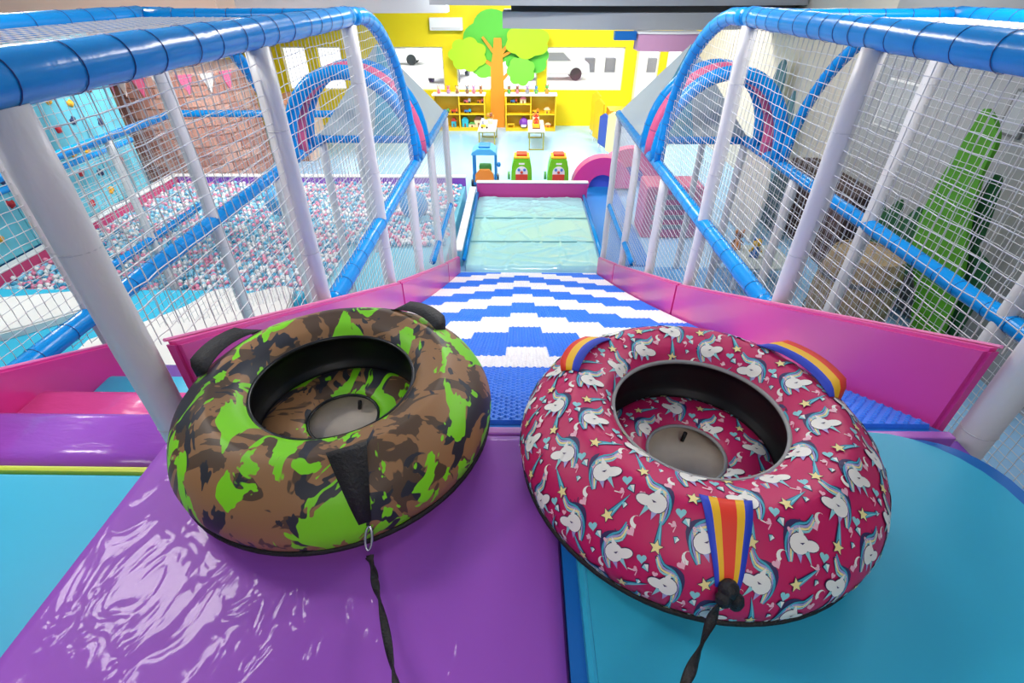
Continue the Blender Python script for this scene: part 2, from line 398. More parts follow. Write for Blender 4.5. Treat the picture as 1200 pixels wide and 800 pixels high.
# ------------------------------------------------------------------ landing mat, pit surround
lm = thing('landing_mat', 'large pale teal wrinkled landing mat at the foot of the slide', 'mat', (0, 0, 0))
def crease(x, y):
    z = 0
    for k, (a, b, f, w) in enumerate(((0.9, 0.25, 2.2, .03), (0.2, 1.0, 1.6, .02), (-.7, .5, 1.8, .025), (.4, -.8, 1.3, .02))):
        d = abs(noise.noise(Vector((x*f*a + y*f*b*.5, y*f*b + x*.3, k*3.7)))); z += max(0, 1 - d/0.045) * w
    return z
V = [(-0.93 + 2.39*i/70, 7.90, .0) for i in range(71)]; F = [(i, i+1, i+72, i+71) for i in range(70)]; nx, ny = 70, 96
for j in range(ny+1):
    for i in range(nx+1):
        x = -0.93 + 2.39*i/nx; y = 7.95 + 3.5*j/ny; d = min(i, nx-i)/6.0
        V.append((x, y, 0.10 + 0.8*crease(x, y) * min(1, d) + 0.02*noise.noise(Vector((x*1.5, y*1.5, 0)))))
for j in range(ny):
    for i in range(nx): a = (j+1)*(nx+1)+i; F.append((a, a+1, a+nx+2, a+nx+1))
obj('cover', (V, F), mat('pale_teal_vinyl', '#a2dbdf', 0.13, bump=0.1, scale=6, coat=0.4), lm, True)
for y in (8.95, 10.15): box('seam', (-0.93, y-.012, .11), (1.46, y+.012, .128), mat('teal_seam', '#7fb9c2', .4), lm)
box('core', (-0.95, 8.02, .002), (1.48, 11.47, .07), M_lt_teal, lm)
def low_wall(name, x0, y0, x1, y1, h, m, label, top=M_frame_w):
    t = thing(name, label, 'barrier', (0, 0, 0)); box('padding', (x0, y0, .002), (x1, y1, h-.035), m, t, .01); box('cap', (x0-.012, y0-.012, h-.033), (x1+.012, y1+.012, h), top, t, .012)
    return t
low_wall('pit_end_wall', -0.98, 11.50, 1.60, 11.62, .45, M_magenta, 'magenta padded end wall behind the landing mat')
lw = low_wall('pit_side_wall', -1.13, 8.10, -1.01, 11.48, .34, M_lt_teal, 'white capped side wall between landing mat and ball pit')
for y in (9.0, 10.4): obj('joint_band', bm_box((-1.145, y, .34), (-.995, y+.02, .347)), M_seam, lw)
tag(obj('blue_edge_roll', sweep([(-0.965, 8.0, .2), (-0.965, 11.46, .2)], .035, 10), M_blue, None, True), 'slim blue edge roll on the left of the landing mat', 'edge roll')
tag(obj('blue_edge_roll', sweep([(1.52, 8.0, .14), (1.52, 11.46, .14)], .04, 10), M_blue, None, True), 'slim blue edge roll on the right of the landing mat', 'edge roll')
tag(box('blue_lane_mat', (1.58, 8.1, .002), (2.40, 12.6, .06), mat('bright_blue_floor_mat', '#1f86d8', .4), None, .02), 'bright blue floor lane beside the landing mat', 'mat')

# pink tunnel arches
def arch_panel(name, cx, y, R, r, dep, m, label, inner, z0=.06):
    pts = [(cx + R*math.cos(a), R*math.sin(a)) for a in [PI*i/20 for i in range(21)]]
    inn = [(cx + r*math.cos(a), r*math.sin(a)) for a in [PI*i/14 for i in range(15)]]
    t = thing(name, label, 'tunnel', (0, y, z0))
    obj('arch', prism(pts + inn[::-1], 1, 0, dep), m, t)
    obj('lining', prism(inn, 1, .12, .16), inner, t)
    return t
M_viol = mat('blue_violet_vinyl', '#4f6ae0', .5)
arch_panel('tunnel_arch', 2.05, 12.25, .74, .33, .35, M_pink, 'pink arched tunnel mouth beside the landing mat', M_viol)
arch_panel('tunnel_arch', 2.85, 12.9, .85, .4, .3, mat('rose_vinyl', '#e06a9c', .4), 'rose arched tunnel behind the right cage posts', M_viol, .002)
st = thing('pink_play_block', 'pink play block with grey slots behind the right net', 'play block', (2.9, 9.4, 0))
box('body', (-.45, 0, .002), (.65, .7, 1.05), mat('rose_vinyl', '#e06a9c', .4), st, .05)
for k in range(4): box('slot', (-.28, -.02, .2+k*.2), (.45, 0, .29+k*.2), mat('slot_grey', '#9aa2ad', .5), st)

# ------------------------------------------------------------------ cage frame : posts, rails, arches, nets, tents
ZT, ZM, ZL = 3.985, 2.58, 1.20
YP = [1.16, 2.45, 3.85, 5.12, 6.52, 8.02]
ordn = ['first', 'second', 'third', 'fourth', 'fifth', 'sixth']
tie_me = bpy.data.meshes.new('tie'); v, f = lathe([(.0555, -.0025), (.0572, 0), (.0555, .0025)], 20); tie_me.from_pydata(v, [], f); tie_me.materials.append(M_blue_d)
seam_me = bpy.data.meshes.new('seam'); v, f = lathe([(.0500, -.003), (.0514, 0), (.0500, .003)], 20); seam_me.from_pydata(v, [], f); seam_me.materials.append(M_seam)
def post(x, y, z0, z1, label, r=.05, seams=True):
    t = thing('padded_post', label, 'post', (x, y, z0)); h = z1 - z0; n = 18
    path = [(0.0025*math.sin(i*1.7+x), 0.0025*math.cos(i*2.1+y), h*i/n) for i in range(n+1)]
    pd = obj('pad', sweep(path, [r*(1+.025*math.sin(i*2.3+x*7)) for i in range(n+1)], 16), M_white_pad, t, True)
    if seams:
        z = 0.5
        while z < h - .1: child('seam', seam_me, pd, (0, 0, z), (.02, .02, z), (r/.05,)*2+(1,)); z += .62
    return t
def rail(path, label, r=.055, gap=.17, name='padded_rail', m=None, cat='rail'):
    path = [Vector(p) for p in path]; t = thing(name, label, cat, path[0]); loc = [p - path[0] for p in path]
    # densify
    pts = []; 
    for a, b in zip(loc[:-1], loc[1:]):
        k = max(1, int((b-a).length / .12))
        for i in range(k): pts.append(a.lerp(b, i/k))
    pts.append(loc[-1])
    pd = obj('pad', sweep(pts, [r*(1+.03*math.sin(i*1.9)) for i in range(len(pts))], 16), m or M_blue, t, True)
    acc = gap*.5; d = 0
    for a, b in zip(pts[:-1], pts[1:]):
        L = (b-a).length
        while d + L > acc:
            p = a.lerp(b, (acc-d)/L); q = (b-a).to_track_quat('Z', 'Y').to_euler()
            child('tie', tie_me, pd, p, q, (r/.055*1.015, r/.055*1.015, 1.0)); acc += gap*(.75+.5*random.random())
        d += L
    return t
def curve_pts(x):
    out = [(x, 3.86, ZT)]
    for i in range(1, 13):
        a = (PI/2)*i/12; out.append((x, 4.05 + 1.43*math.sin(a)**1.05, ZM + (ZT-ZM)*math.cos(a)**.95))
    return out
def zcurve(y):
    if y <= 4.05: return ZT
    s = min(1, (y-4.05)/1.43); a = math.asin(s**(1/1.05)); return ZM + (ZT-ZM)*max(0, math.cos(a))**.95

def cord_mesh(lines, r):
    V = []; F = []
    for ln_ in lines:
        if len(ln_) < 2: continue
        t0 = (Vector(ln_[-1]) - Vector(ln_[0])).normalized(); a = Vector((1, 0, 0)) if abs(t0.x) < .8 else Vector((0, 1, 0))
        u = t0.cross(a).normalized()*r; w = t0.cross(u).normalized()*r
        d = (u, -u*.5 + w*.87, -u*.5 - w*.87); o = len(V)
        for p in ln_:
            p = Vector(p); V += [tuple(p + k) for k in d]
        for i in range(len(ln_)-1):
            a_ = o + i*3
            for k in range(3): F.append((a_+k, a_+(k+1) % 3, a_+3+(k+1) % 3, a_+3+k))
    return V, F
def net_x(x, ya, yb, lo, hi, label, cell=.057, r=.0022, name='safety_net', seed=0.0):
    """net hanging in the plane x = const between lo(y) and hi(y)"""
    def wob(y, z): 
        return (x + .012*noise.noise(Vector((y*1.3, z*1.3, seed))), y + .014*noise.noise(Vector((y*2.1, z*2.1, seed+5))) + .007*noise.noise(Vector((y*14, z*14, seed+1))), z + .018*noise.noise(Vector((y*1.7, z*2.3, seed+9))) + .007*noise.noise(Vector((y*14, z*14, seed+7))))
    lines = []
    n = int((yb-ya)/cell)
    for i in range(n+1):
        y = ya + i*cell; a, b = lo(y), hi(y)
        if b - a < .03: continue
        k = max(2, int((b-a)/cell) + 1); lines.append([wob(y, a + (b-a)*j/k) for j in range(k+1)])
    zmin = min(lo(ya), lo(yb)); zmax = max(hi(ya), hi((ya+yb)/2), hi(yb))
    z = math.ceil(zmin/cell)*cell
    while z < zmax:
        run = []
        k = int((yb-ya)/cell)
        for j in range(k+1):
            y = ya + (yb-ya)*j/k
            if lo(y) <= z <= hi(y): run.append(wob(y, z))
            else:
                if len(run) > 1: lines.append(run)
                run = []
        if len(run) > 1: lines.append(run)
        z += cell
    o = obj(name, cord_mesh(lines, r), M_net); tag(o, label, 'net'); return o
def net_quad(A, B, Cc, D, label, cell=.057, r=.0022, name='safety_net', sag=.02):
    """A-B-Cc-D quad (A->B = u, A->D = v)"""
    A, B, Cc, D = map(Vector, (A, B, Cc, D)); nu = max(2, int(max((B-A).length, (Cc-D).length)/cell)); nv = max(2, int(max((D-A).length, (Cc-B).length)/cell))
    def p(u, v):
        q = A.lerp(B, u).lerp(D.lerp(Cc, u), v); q.z -= sag*math.sin(PI*u)*math.sin(PI*v); return q
    lines = [[p(i/nu, j/max(2, nv//2)) for j in range(max(2, nv//2)+1)] for i in range(nu+1)] + [[p(j/max(2, nu//2), i/nv) for j in range(max(2, nu//2)+1)] for i in range(nv+1)]
    o = obj(name, cord_mesh(lines, r), M_net); return tag(o, label, 'net')

panel_top = lambda y: zs(y) + .27
for side, xi, xo in (('left', -1.13, -2.50), ('right', 1.50, 2.82)):
    # posts
    for i, y in enumerate(YP):
        top = ZT - .05 if i < 3 else ZM - .05
        post(xi, y, 0.0, top, f'white padded post, {ordn[i]} from the platform in the row along the slide\'s {side} edge')
        if not (side == 'left' and i == 0):
            post(xo, y, 0.0, top, f'white padded post, {ordn[i]} from the platform in the outer row of the {side} cage')
    for x, row, nm in ((xi, 'slide side', 'inner'), (xo, 'outer side', 'outer')):
        y0 = 0.35 if side == 'left' and nm == 'inner' else -0.6
        rail([(x, y0, ZT), (x, 3.86, ZT)], f'blue padded top rail on the {row} of the {side} cage', .058, .15 if side == 'right' else .2)
        rail(curve_pts(x), f'blue padded rail curving down at the {row} of the {side} cage', .052, .14, 'curved_rail')
        ym = (2.52 if nm == 'inner' else 1.2)
        rail([(x, ym, ZM), (x, 8.1, ZM)], f'blue padded middle rail on the {row} of the {side} cage', .055, .2)
        if nm == 'inner': rail([(x, 5.9, ZL), (x, 7.95, ZL)], f'short blue lower rail on the {row} of the {side} cage', .045, .2)
    for y, z, w in ((3.85, ZT, 'top far cross rail joining the two rows'), (8.02, ZM, 'cross rail at the far end'), (6.52, ZM, 'cross rail under the near edge of the tent roof')):
        rail([(xi+(.06 if side == 'right' else -.06), y, z), (xo-(.06 if side == 'right' else -.06), y, z)], f'blue padded {w} of the {side} cage', .045, .2)
    # rainbow arch : three parallel hoops
    t = thing('rainbow_arch', f'blue and pink triple hoop arch over the {side} cage', 'arch', ((xi+xo)/2, 5.9, ZM))
    hw = abs(xo-xi)/2
    for k, (dy, m) in enumerate(((-.27, M_blue), (0, mat('pink_hoop_vinyl', '#e2618e', .35)), (.27, M_blue))):
        pts = [(-hw*math.cos(PI*i/24), dy, .86*math.sin(PI*i/24)**.9) for i in range(25)]
        h = obj('hoop', sweep(pts, .07, 12), m, t, True)
        for i in range(2, 24, 3):
            q = (Vector(pts[i+1 if i < 24 else i])-Vector(pts[i-1])).to_track_quat('Z', 'Y').to_euler(); child('tie', tie_me, h, pts[i], q, (1.28, 1.28, 1))
    # pyramid tent roof of fine mesh
    ax, ay, az = (xi+xo)/2, 7.27, 3.50
    a0, a1, b0, b1 = min(xi, xo), max(xi, xo), 6.52, 8.02
    tent = thing('tent_roof', f'pale pyramid mesh tent roof over the far end of the {side} cage', 'tent roof', (ax, ay, ZM))
    cs_ = [(a0, b0), (a1, b0), (a1, b1), (a0, b1)]
    mt = mat('tent_mesh_white', '#bccad0', .7, var=.05, scale=3); mb = mat('tent_mesh_teal', '#5fb6d4', .6, var=.08, scale=3)
    for q_ in (mt, mb): q_.node_tree.nodes['Principled BSDF'].inputs['Alpha'].default_value = .72
    for k in range(4):
        p, q = cs_[k], cs_[(k+1) % 4]; n = 8
        V = []; F = []
        for j in range(n+1):
            tt = j/n; s = 1-tt*.985
            for i in range(n+1):
                u = i/n; x = (p[0]+(q[0]-p[0])*u - ax)*s; y = (p[1]+(q[1]-p[1])*u - ay)*s
                V.append((x, y, (az-ZM)*tt + .05 - .05*math.sin(PI*tt)*math.sin(PI*u)))
        for j in range(n):
            for i in range(n): a = j*(n+1)+i; F.append((a, a+1, a+n+2, a+n+1))
        nV = len(V); V += [(x, y, z-.006) for x, y, z in V]; F += [tuple(i+nV for i in q[::-1]) for q in F]
        F += [(i+1, i, i+nV, i+1+nV) for i in range(n)] + [(j*(n+1), (j+1)*(n+1), (j+1)*(n+1)+nV, j*(n+1)+nV) for j in range(n)] + [((j+1)*(n+1)+n, j*(n+1)+n, j*(n+1)+n+nV, (j+1)*(n+1)+n+nV) for j in range(n)]
        o = obj('roof_face', (V, F), [mt, mb], tent, False)
        if k == 0:
            for q_, pl in enumerate(o.data.polygons): pl.material_index = 1 if ((q_ % n) >= 4) == (side == 'left') else 0
    # nets
    lo_in = lambda y: panel_top(y) if y > 1.2 else P
    net_x(xi, 1.2, 5.5, lambda y: max(ZM+.03 if y > 2.6 else 0, panel_top(y)), lambda y: zcurve(y)-.04, f'white knotted net above the middle rail on the slide side of the {side} cage', seed=xi)
    net_x(xi, 2.65, 8.0, lambda y: max(.3, panel_top(y)), lambda y: ZM-.04, f'white knotted net below the middle rail on the slide side of the {side} cage', seed=xi+2)
    net_x(xo, 0.9, 5.5, lambda y: ZM+.03, lambda y: zcurve(y)-.04, f'white knotted net above the middle rail on the outer side of the {side} cage', seed=xo)
    net_x(xo, 0.9, 8.0, lambda y: max(.35, zo(y)+.03) if side == 'left' else max(.2, 2.1-.3*y), lambda y: ZM-.04, f'white knotted net below the middle rail on the outer side of the {side} cage', seed=xo+3)
    net_quad((xi, 0.2, ZT), (xo, 0.2, ZT), (xo, 3.82, ZT), (xi, 3.82, ZT), f'white net stretched flat across the top of the {side} cage', sag=.03)

# bay frame beyond the left cage
for (y, nm) in ((5.66, 'nearest'), (6.55, 'middle'), (8.0, 'far corner')):
    post(-5.25, y, 0, 2.55, f'white padded {nm} post of the frame standing in the ball pit', .05)
rail([(-5.25, 4.6, ZM), (-5.25, 8.05, ZM)], 'blue upper rail of the frame standing in the ball pit', .05, .22)
rail([(-5.25, 8.02, ZM), (-2.6, 8.02, ZM)], 'blue upper cross rail from the ball pit frame to the left cage', .05, .22)
rail([(-5.25, 5.7, ZL), (-5.25, 8.0, ZL)], 'blue lower rail of the frame standing in the ball pit', .05, .22)
net_x(-5.28, 5.7, 8.0, lambda y: .45, lambda y: ZM-.04, 'white net on the frame standing in the ball pit', .075, .0028, seed=4)

# ------------------------------------------------------------------ tubes
def print_mat(name):
    """woodland camouflage : stacked distorted noise thresholds"""
    m = bpy.data.materials.new(name); m.use_nodes = True; nt = m.node_tree; b = nt.nodes['Principled BSDF']
    b.inputs['Roughness'].default_value = .5
    tc = nt.nodes.new('ShaderNodeTexCoord'); col = lin('#9a7148')
    prev = None
    for k, (c, thr, sc, off, st) in enumerate((('#57422e', .52, 5.8, 3.1, (1, 1.6, 1)), ('#272a33', .545, 5.8, 11.7, (1.5, .9, 1)), ('#84e016', .552, 6.4, 23.3, (1.6, .9, 1)))):
        mp = nt.nodes.new('ShaderNodeMapping'); mp.inputs['Location'].default_value = (off, off*.7, off*.3); mp.inputs['Scale'].default_value = st; mp.inputs['Rotation'].default_value = (0, 0, .5+k*.35)
        nz = nt.nodes.new('ShaderNodeTexNoise'); nz.inputs['Scale'].default_value = sc; nz.inputs['Detail'].default_value = 3.0; nz.inputs['Roughness'].default_value = .58; nz.inputs['Distortion'].default_value = .8
        rp = nt.nodes.new('ShaderNodeMapRange'); rp.inputs['From Min'].default_value = thr-.004; rp.inputs['From Max'].default_value = thr+.004
        mx = nt.nodes.new('ShaderNodeMix'); mx.data_type = 'RGBA'; mx.inputs['B'].default_value = lin(c)
        nt.links.new(tc.outputs['Object'], mp.inputs[0]); nt.links.new(mp.outputs[0], nz.inputs['Vector']); nt.links.new(nz.outputs['Fac'], rp.inputs['Value']); nt.links.new(rp.outputs[0], mx.inputs['Factor'])
        if prev is None: mx.inputs['A'].default_value = col
        else: nt.links.new(prev.outputs['Result'], mx.inputs['A'])
        prev = mx
    nt.links.new(prev.outputs['Result'], b.inputs['Base Color'])
    return m
M_camo = print_mat('camouflage_fabric')
M_magcloth = mat('magenta_fabric', '#c8175f', .5, bump=.05, scale=40)

def cover_profile(R, r0, H):
    pts = [(R-.055, .018), (R-.018, .05), (R-.002, .09), (R-.004, .13), (R-.03, .185), (R-.075, .225), (R-.125, H), (r0+.075, H-.003), (r0+.03, H-.018), (r0+.002, H-.045)]
    return [(p.x, p.y) for p in crom(pts, 5)]
def make_tube(name, label, cx, cy, z0, R, r0, H, cloth, bind, rz):
    t = thing(name, label, 'snow tube', (cx, cy, z0), rz)
    prof = cover_profile(R, r0, H)
    V, F = lathe(prof, 96)
    V = [(x*(1+.006*noise.noise(Vector((x*9, y*9, z*9)))), y*(1+.006*noise.noise(Vector((x*9, y*9, z*9+4)))), z + .004*noise.noise(Vector((x*7, y*7, 3)))) for x, y, z in V]
    cover = obj('cover', (V, F), cloth, t, True)
    rb = [(r0+.004, H-.047), (r0+.028, H-.09), (r0+.032, .10), (r0+.02, .05), (R-.06, .014), (R-.058, .022)]
    obj('inner_tube', lathe([(p.x, p.y) for p in crom(rb, 4)], 64), M_rubber, t, True)
    rim = [(r0+.002+.006*math.cos(a), H-.045+.006*math.sin(a)) for a in [2*PI*i/8 for i in range(8)]]
    obj('rim_binding', lathe(rim, 72, True), bind, t, True)
    tr_ = [(R-.012+.008*math.cos(a), .052+.008*math.sin(a)) for a in [2*PI*i/8 for i in range(8)]]
    obj('edge_piping', lathe(tr_, 72, True), M_black, t, True)
    seat = [(r0+.03, .052), (r0+.0, .072), (r0-.05, .080), (.125, .074), (.108, .060)]
    sv = obj('seat_ring', lathe([(p.x, p.y) for p in crom(seat, 4)], 64), cloth, t, True)
    sb = [(.106+.005*math.cos(a), .060+.005*math.sin(a)) for a in [2*PI*i/8 for i in range(8)]]
    obj('seat_binding', lathe(sb, 48, True), bind, t, True)
    obj('base', lathe([(.0005, .012), (.15, .012), (R-.05, .014), (R-.045, .002), (.0005, .002)], 64), M_beige, t, True)
    obj('valve', sweep([(.02, .085, .02), (.025, .088, .05)], .006, 8), M_black, t, True)
    return t, prof, cover

def surf(prof, r0):
    """flattened radius -> (r,z) on the profile, measured from the hole edge"""
    pr = prof[::-1]; acc = [0]
    for a, b in zip(pr[:-1], pr[1:]): acc.append(acc[-1] + math.hypot(b[0]-a[0], b[1]-a[1]))
    def f(s):
        s = max(0, min(acc[-1]-1e-6, s))
        for i in range(len(acc)-1):
            if s <= acc[i+1]:
                u = (s-acc[i])/(acc[i+1]-acc[i]); a, b = pr[i], pr[i+1]
                tx, tz = b[0]-a[0], b[1]-a[1]; L = math.hypot(tx, tz)
                return a[0]+tx*u, a[1]+tz*u, (-tz/L, tx/L)
    return f, acc[-1]

def strap_on(prof, r0, ang, s0, s1, w0, w1, m_list, parent, name, lift=.004, bow=0.0, tang=None, n=14, th=.003, face=0.0):
    """webbing strip on the tube surface, radial (s0->s1) or tangential; several colour stripes are materials by width"""
    f, L = surf(prof, r0); V = []; F = []; FM = []; ns = len(m_list)
    for i in range(n+1):
        u = i/n
        for j in range(ns+1):
            q = (j/ns - .5)*(w0 + (w1-w0)*u)
            if tang is None:
                s = s0 + (s1-s0)*u; r, z, nn = f(s); a = ang + q/max(r, .05)
            else:
                s = s0 + q + .0; r, z, nn = f(s); a = ang + tang*(u-.5)/max(r, .05)
            lf = lift + bow*math.sin(PI*u) + face*(j/ns)*min(1, 3*math.sin(PI*u))
            V.append(((r + nn[0]*-lf*-1)*math.cos(a), (r + nn[0]*lf)*math.sin(a), z + abs(nn[1])*lf))
    for i in range(n):
        for j in range(ns): a = i*(ns+1)+j; F.append((a, a+1, a+ns+2, a+ns+1)); FM.append(j)
    o = obj(name, (V, F), m_list, parent, False)
    for p, k in zip(o.data.polygons, FM): p.material_index = k; p.use_smooth = True
    sd = o.modifiers.new('thickness', 'SOLIDIFY'); sd.thickness = th; sd.offset = 0
    return o

R1, r1, H1 = .457, .228, .250
camo, prof1, cov1 = make_tube('snow_tube', 'camouflage print snow tube with black straps on the purple mat', -.536, 1.100, P+.004, R1, r1, H1, M_camo, M_rubber, 0)
def polar_of(prof, r0, px, py, cx, cy): return math.atan2(py-cy, px-cx)
bl = [M_black]
strap_on(prof1, r1, math.radians(163), .165, .165, .05, .05, bl, camo, 'handle', .004, .012, .23, face=.04)
strap_on(prof1, r1, math.radians(55), .150, .150, .045, .045, bl, camo, 'handle', .004, .012, .21, face=.03)
strap_on(prof1, r1, math.radians(-66), .11, .29, .095, .028, bl, camo, 'tow_strap', .005, .0)
# carabiner and rope
def ring_path(c, rx, rz_, tilt, n=20):
    return [(c[0] + rx*math.cos(2*PI*i/n), c[1] + rz_*math.sin(2*PI*i/n)*math.cos(tilt), c[2] + rz_*math.sin(2*PI*i/n)*math.sin(tilt)) for i in range(n+1)]
a = math.radians(-66); fx, fy = math.cos(a), math.sin(a)
p0 = (fx*(R1+.004), fy*(R1+.004), .135)
obj('carabiner', sweep(ring_path((.194, -.436, .104), .008, .027, .85), .0032, 8, False), M_steel, camo, True)
def rope(pts, r, parent, name='tow_rope'):
    pp = crom(pts, 8); n = 8; V = []; F = []
    for i, p in enumerate(pp):   # twisted flat webbing
        t = (pp[min(i+1, len(pp)-1)] - pp[max(i-1, 0)]).normalized(); u = t.cross(Vector((0, 0, 1))).normalized(); w = t.cross(u)
        tw = i*.22
        for k in range(n):
            an = 2*PI*k/n; x = math.cos(an)*r; y = math.sin(an)*r*.35
            V.append(tuple(p + u*(x*math.cos(tw)-y*math.sin(tw)) + w*(x*math.sin(tw)+y*math.cos(tw))))
    for i in range(len(pp)-1):
        for k in range(n): F.append((i*n+k, i*n+(k+1) % n, (i+1)*n+(k+1) % n, (i+1)*n+k))
    return obj(name, (V, F), M_black, parent, True)
rope([(.199, -.462, .078), (.206, -.485, .056), (.222, -.52, .042), (.244, -.565, .044), (.290, -.671, .064), (.315, -.725, .086), (.36, -.83, .13), (.40, -.95, .16)], .009, camo)
rope([(.196, -.465, .078), (.208, -.478, .058), (.214, -.50, .04)], .008, camo, 'rope_end')

R2, r2, H2 = .460, .216, .258
PX, PY = .470, .945
pinkt, prof2, cov2 = make_tube('snow_tube', 'magenta snow tube with unicorn print and rainbow straps', PX, PY, P+.034, R2, r2, H2, M_magcloth, M_greybind, 0)
rb = [mat('strap_blue', '#2a46c8', .6), mat('strap_yellow', '#f6bd1c', .6), mat('strap_red', '#ee3a22', .6), mat('strap_red', '#ee3a22', .6), mat('strap_yellow', '#f6bd1c', .6), mat('strap_blue', '#2a46c8', .6)]
rb3 = [rb[0], rb[1], rb[2]]
strap_on(prof2, r2, math.radians(144), .145, .145, .055, .055, rb3, pinkt, 'handle', .004, .014, .19, face=.015)
strap_on(prof2, r2, math.radians(24), .150, .150, .055, .055, rb3, pinkt, 'handle', .004, .012, .25, face=.04)
strap_on(prof2, r2, math.radians(-98), .105, .27, .105, .045, rb, pinkt, 'tow_strap', .006, .0)
a = math.radians(-98); fx, fy = math.cos(a), math.sin(a); p0 = (fx*(R2-.01), fy*(R2-.01), .19)
obj('knot', join_vf(ball_vf((p0[0], p0[1], .178), .02, 1.1), ball_vf((p0[0]+.016, p0[1]-.012, .155), .015, 1.6), ball_vf((p0[0]-.01, p0[1]-.012, .165), .016, 1.2)), M_black, pinkt, True)
rope([(-.068, -.452, .172), (-.082, -.462, .150), (-.100, -.487, .126), (-.138, -.54, .126), (-.180, -.595, .146), (-.23, -.67, .17), (-.30, -.80, .2)], .010, pinkt)

# unicorn print : flat shapes laid on the cover
PC = {'white': mat('print_white', '#f4f1e8', .55), 'teal': mat('print_teal', '#3fa8c0', .55), 'lilac': mat('print_lilac', '#a9a4d8', .55), 'cream': mat('print_cream', '#f7e69a', .55),
      'ink': mat('print_ink', '#3a2a5c', .55), 'pale': mat('print_pale_pink', '#f3b8c8', .55), 'aqua': mat('print_aqua', '#8fd3da', .55)}
pk = list(PC.keys()); pmats = [PC[k] for k in pk]
def ell(cx, cy, rx, ry, rot=0, n=14): return [(cx + rx*math.cos(2*PI*i/n)*math.cos(rot) - ry*math.sin(2*PI*i/n)*math.sin(rot), cy + rx*math.cos(2*PI*i/n)*math.sin(rot) + ry*math.sin(2*PI*i/n)*math.cos(rot)) for i in range(n)]
def band(pts, w0, w1):
    L = []; Rr = []; n = len(pts)
    for i, p in enumerate(pts):
        q0 = pts[max(0, i-1)]; q1 = pts[min(n-1, i+1)]; dx, dy = q1[0]-q0[0], q1[1]-q0[1]; l = math.hypot(dx, dy) or 1
        w = w0 + (w1-w0)*abs(2*i/(n-1)-1); L.append((p[0]-dy/l*w, p[1]+dx/l*w)); Rr.append((p[0]+dy/l*w, p[1]-dx/l*w))
    return [[L[i], L[i+1], Rr[i+1], Rr[i]] for i in range(n-1)]
def unicorn(fl):
    s = []
    def sw(off):
        return [(p.x, p.y) for p in crom([(-.62+off*.3, -.55), (-.66+off, -.1), (-.48+off, .34+off*.4), (-.08, .62-off*.7), (.34, .66-off), (.66, .92-off*.8)], 3)]
    s += [('ink', q, 0) for q in band(sw(.13), .30, .10)]
    for off, c in ((0.0, 'teal'), (.11, 'lilac'), (.20, 'cream'), (.29, 'aqua')): s += [(c, q, 1) for q in band(sw(off), .05, .025)]
    s += [('ink', ell(-.12, .0, .40, .38, -.15), 1.5), ('ink', ell(.30, -.10, .36, .22, -.12), 1.5), ('white', ell(-.12, .0, .37, .35, -.15), 2), ('white', ell(.30, -.10, .33, .19, -.12), 2.5), ('white', [(-.1, .3), (.12, .28), (-.02, .56)], 2.5),
          ('aqua', [(.02, -.30), (.20, -.26), (.22, -.72)], 2), ('ink', [(-.12, .02), (-.02, -.045), (.08, .02), (-.02, -.01)], 3.4), ('lilac', [(-.3, -.3), (-.1, -.36), (-.2, -.62)], 2)]
    return [(c, [(x*fl, y) for x, y in p], l) for c, p, l in s]
def star(cx, cy, r): return [(cx + (r if i % 2 == 0 else r*.45)*math.cos(PI/2+i*PI/5), cy + (r if i % 2 == 0 else r*.45)*math.sin(PI/2+i*PI/5)) for i in range(10)]
def comet():
    return [('ink', [(-.02, .16), (-.02, -.16), (1.04, .42)], 0), ('teal', [(0, .12), (.0, -.0), (1.0, .40)], 1), ('aqua', [(0, .0), (0, -.07), (1.0, .40)], 1), ('teal', [(0, -.07), (0, -.13), (1.0, .40)], 1), ('ink', star(-.08, 0, .30), 1.5), ('cream', star(-.08, 0, .25), 2)]
def moon(): return [('white', [(math.cos(a)*.3, math.sin(a)*.3) for a in [.6+i*.38 for i in range(11)]] + [(math.cos(a)*.22+.10, math.sin(a)*.22+.07) for a in [4.2-i*.34 for i in range(9)]], 1)]
def heart(c, s=1): return [(c, [(16*math.sin(t)**3*.012*s, (13*math.cos(t)-5*math.cos(2*t)-2*math.cos(3*t)-math.cos(4*t))*.012*s) for t in [2*PI*i/16 for i in range(16)]], 1)]
def gem(): return [('ink', [(-.2, .09), (0, .2), (.2, .09), (0, -.22)], 0), ('aqua', [(-.15, .08), (0, .15), (0, -.16)], 1), ('white', [(0, .15), (.15, .08), (0, -.16)], 1)]
def dash(c): return [(c, [(-.1, -.03), (.1, .02), (.1, .06), (-.1, .01)], 1)]
def vee(): return [('ink', q, 0) for q in band([(-.16, .14), (-.10, -.12), (0.02, .08), (.08, -.12), (.18, .12)], .018, .018)]
f2, L2 = surf(prof2, r2)
def mapp(xf, yf, lay, fn, rmin, rmax):
    rf = math.hypot(xf, yf); rf2 = max(rmin, min(rmax, rf)); a = math.atan2(yf, xf); r, z, nn = fn(rf2)
    lf = .0010 + .0009*lay
    return ((r - nn[0]*lf*-1)*math.cos(a), (r + nn[0]*lf)*math.sin(a), z + abs(nn[1])*lf)
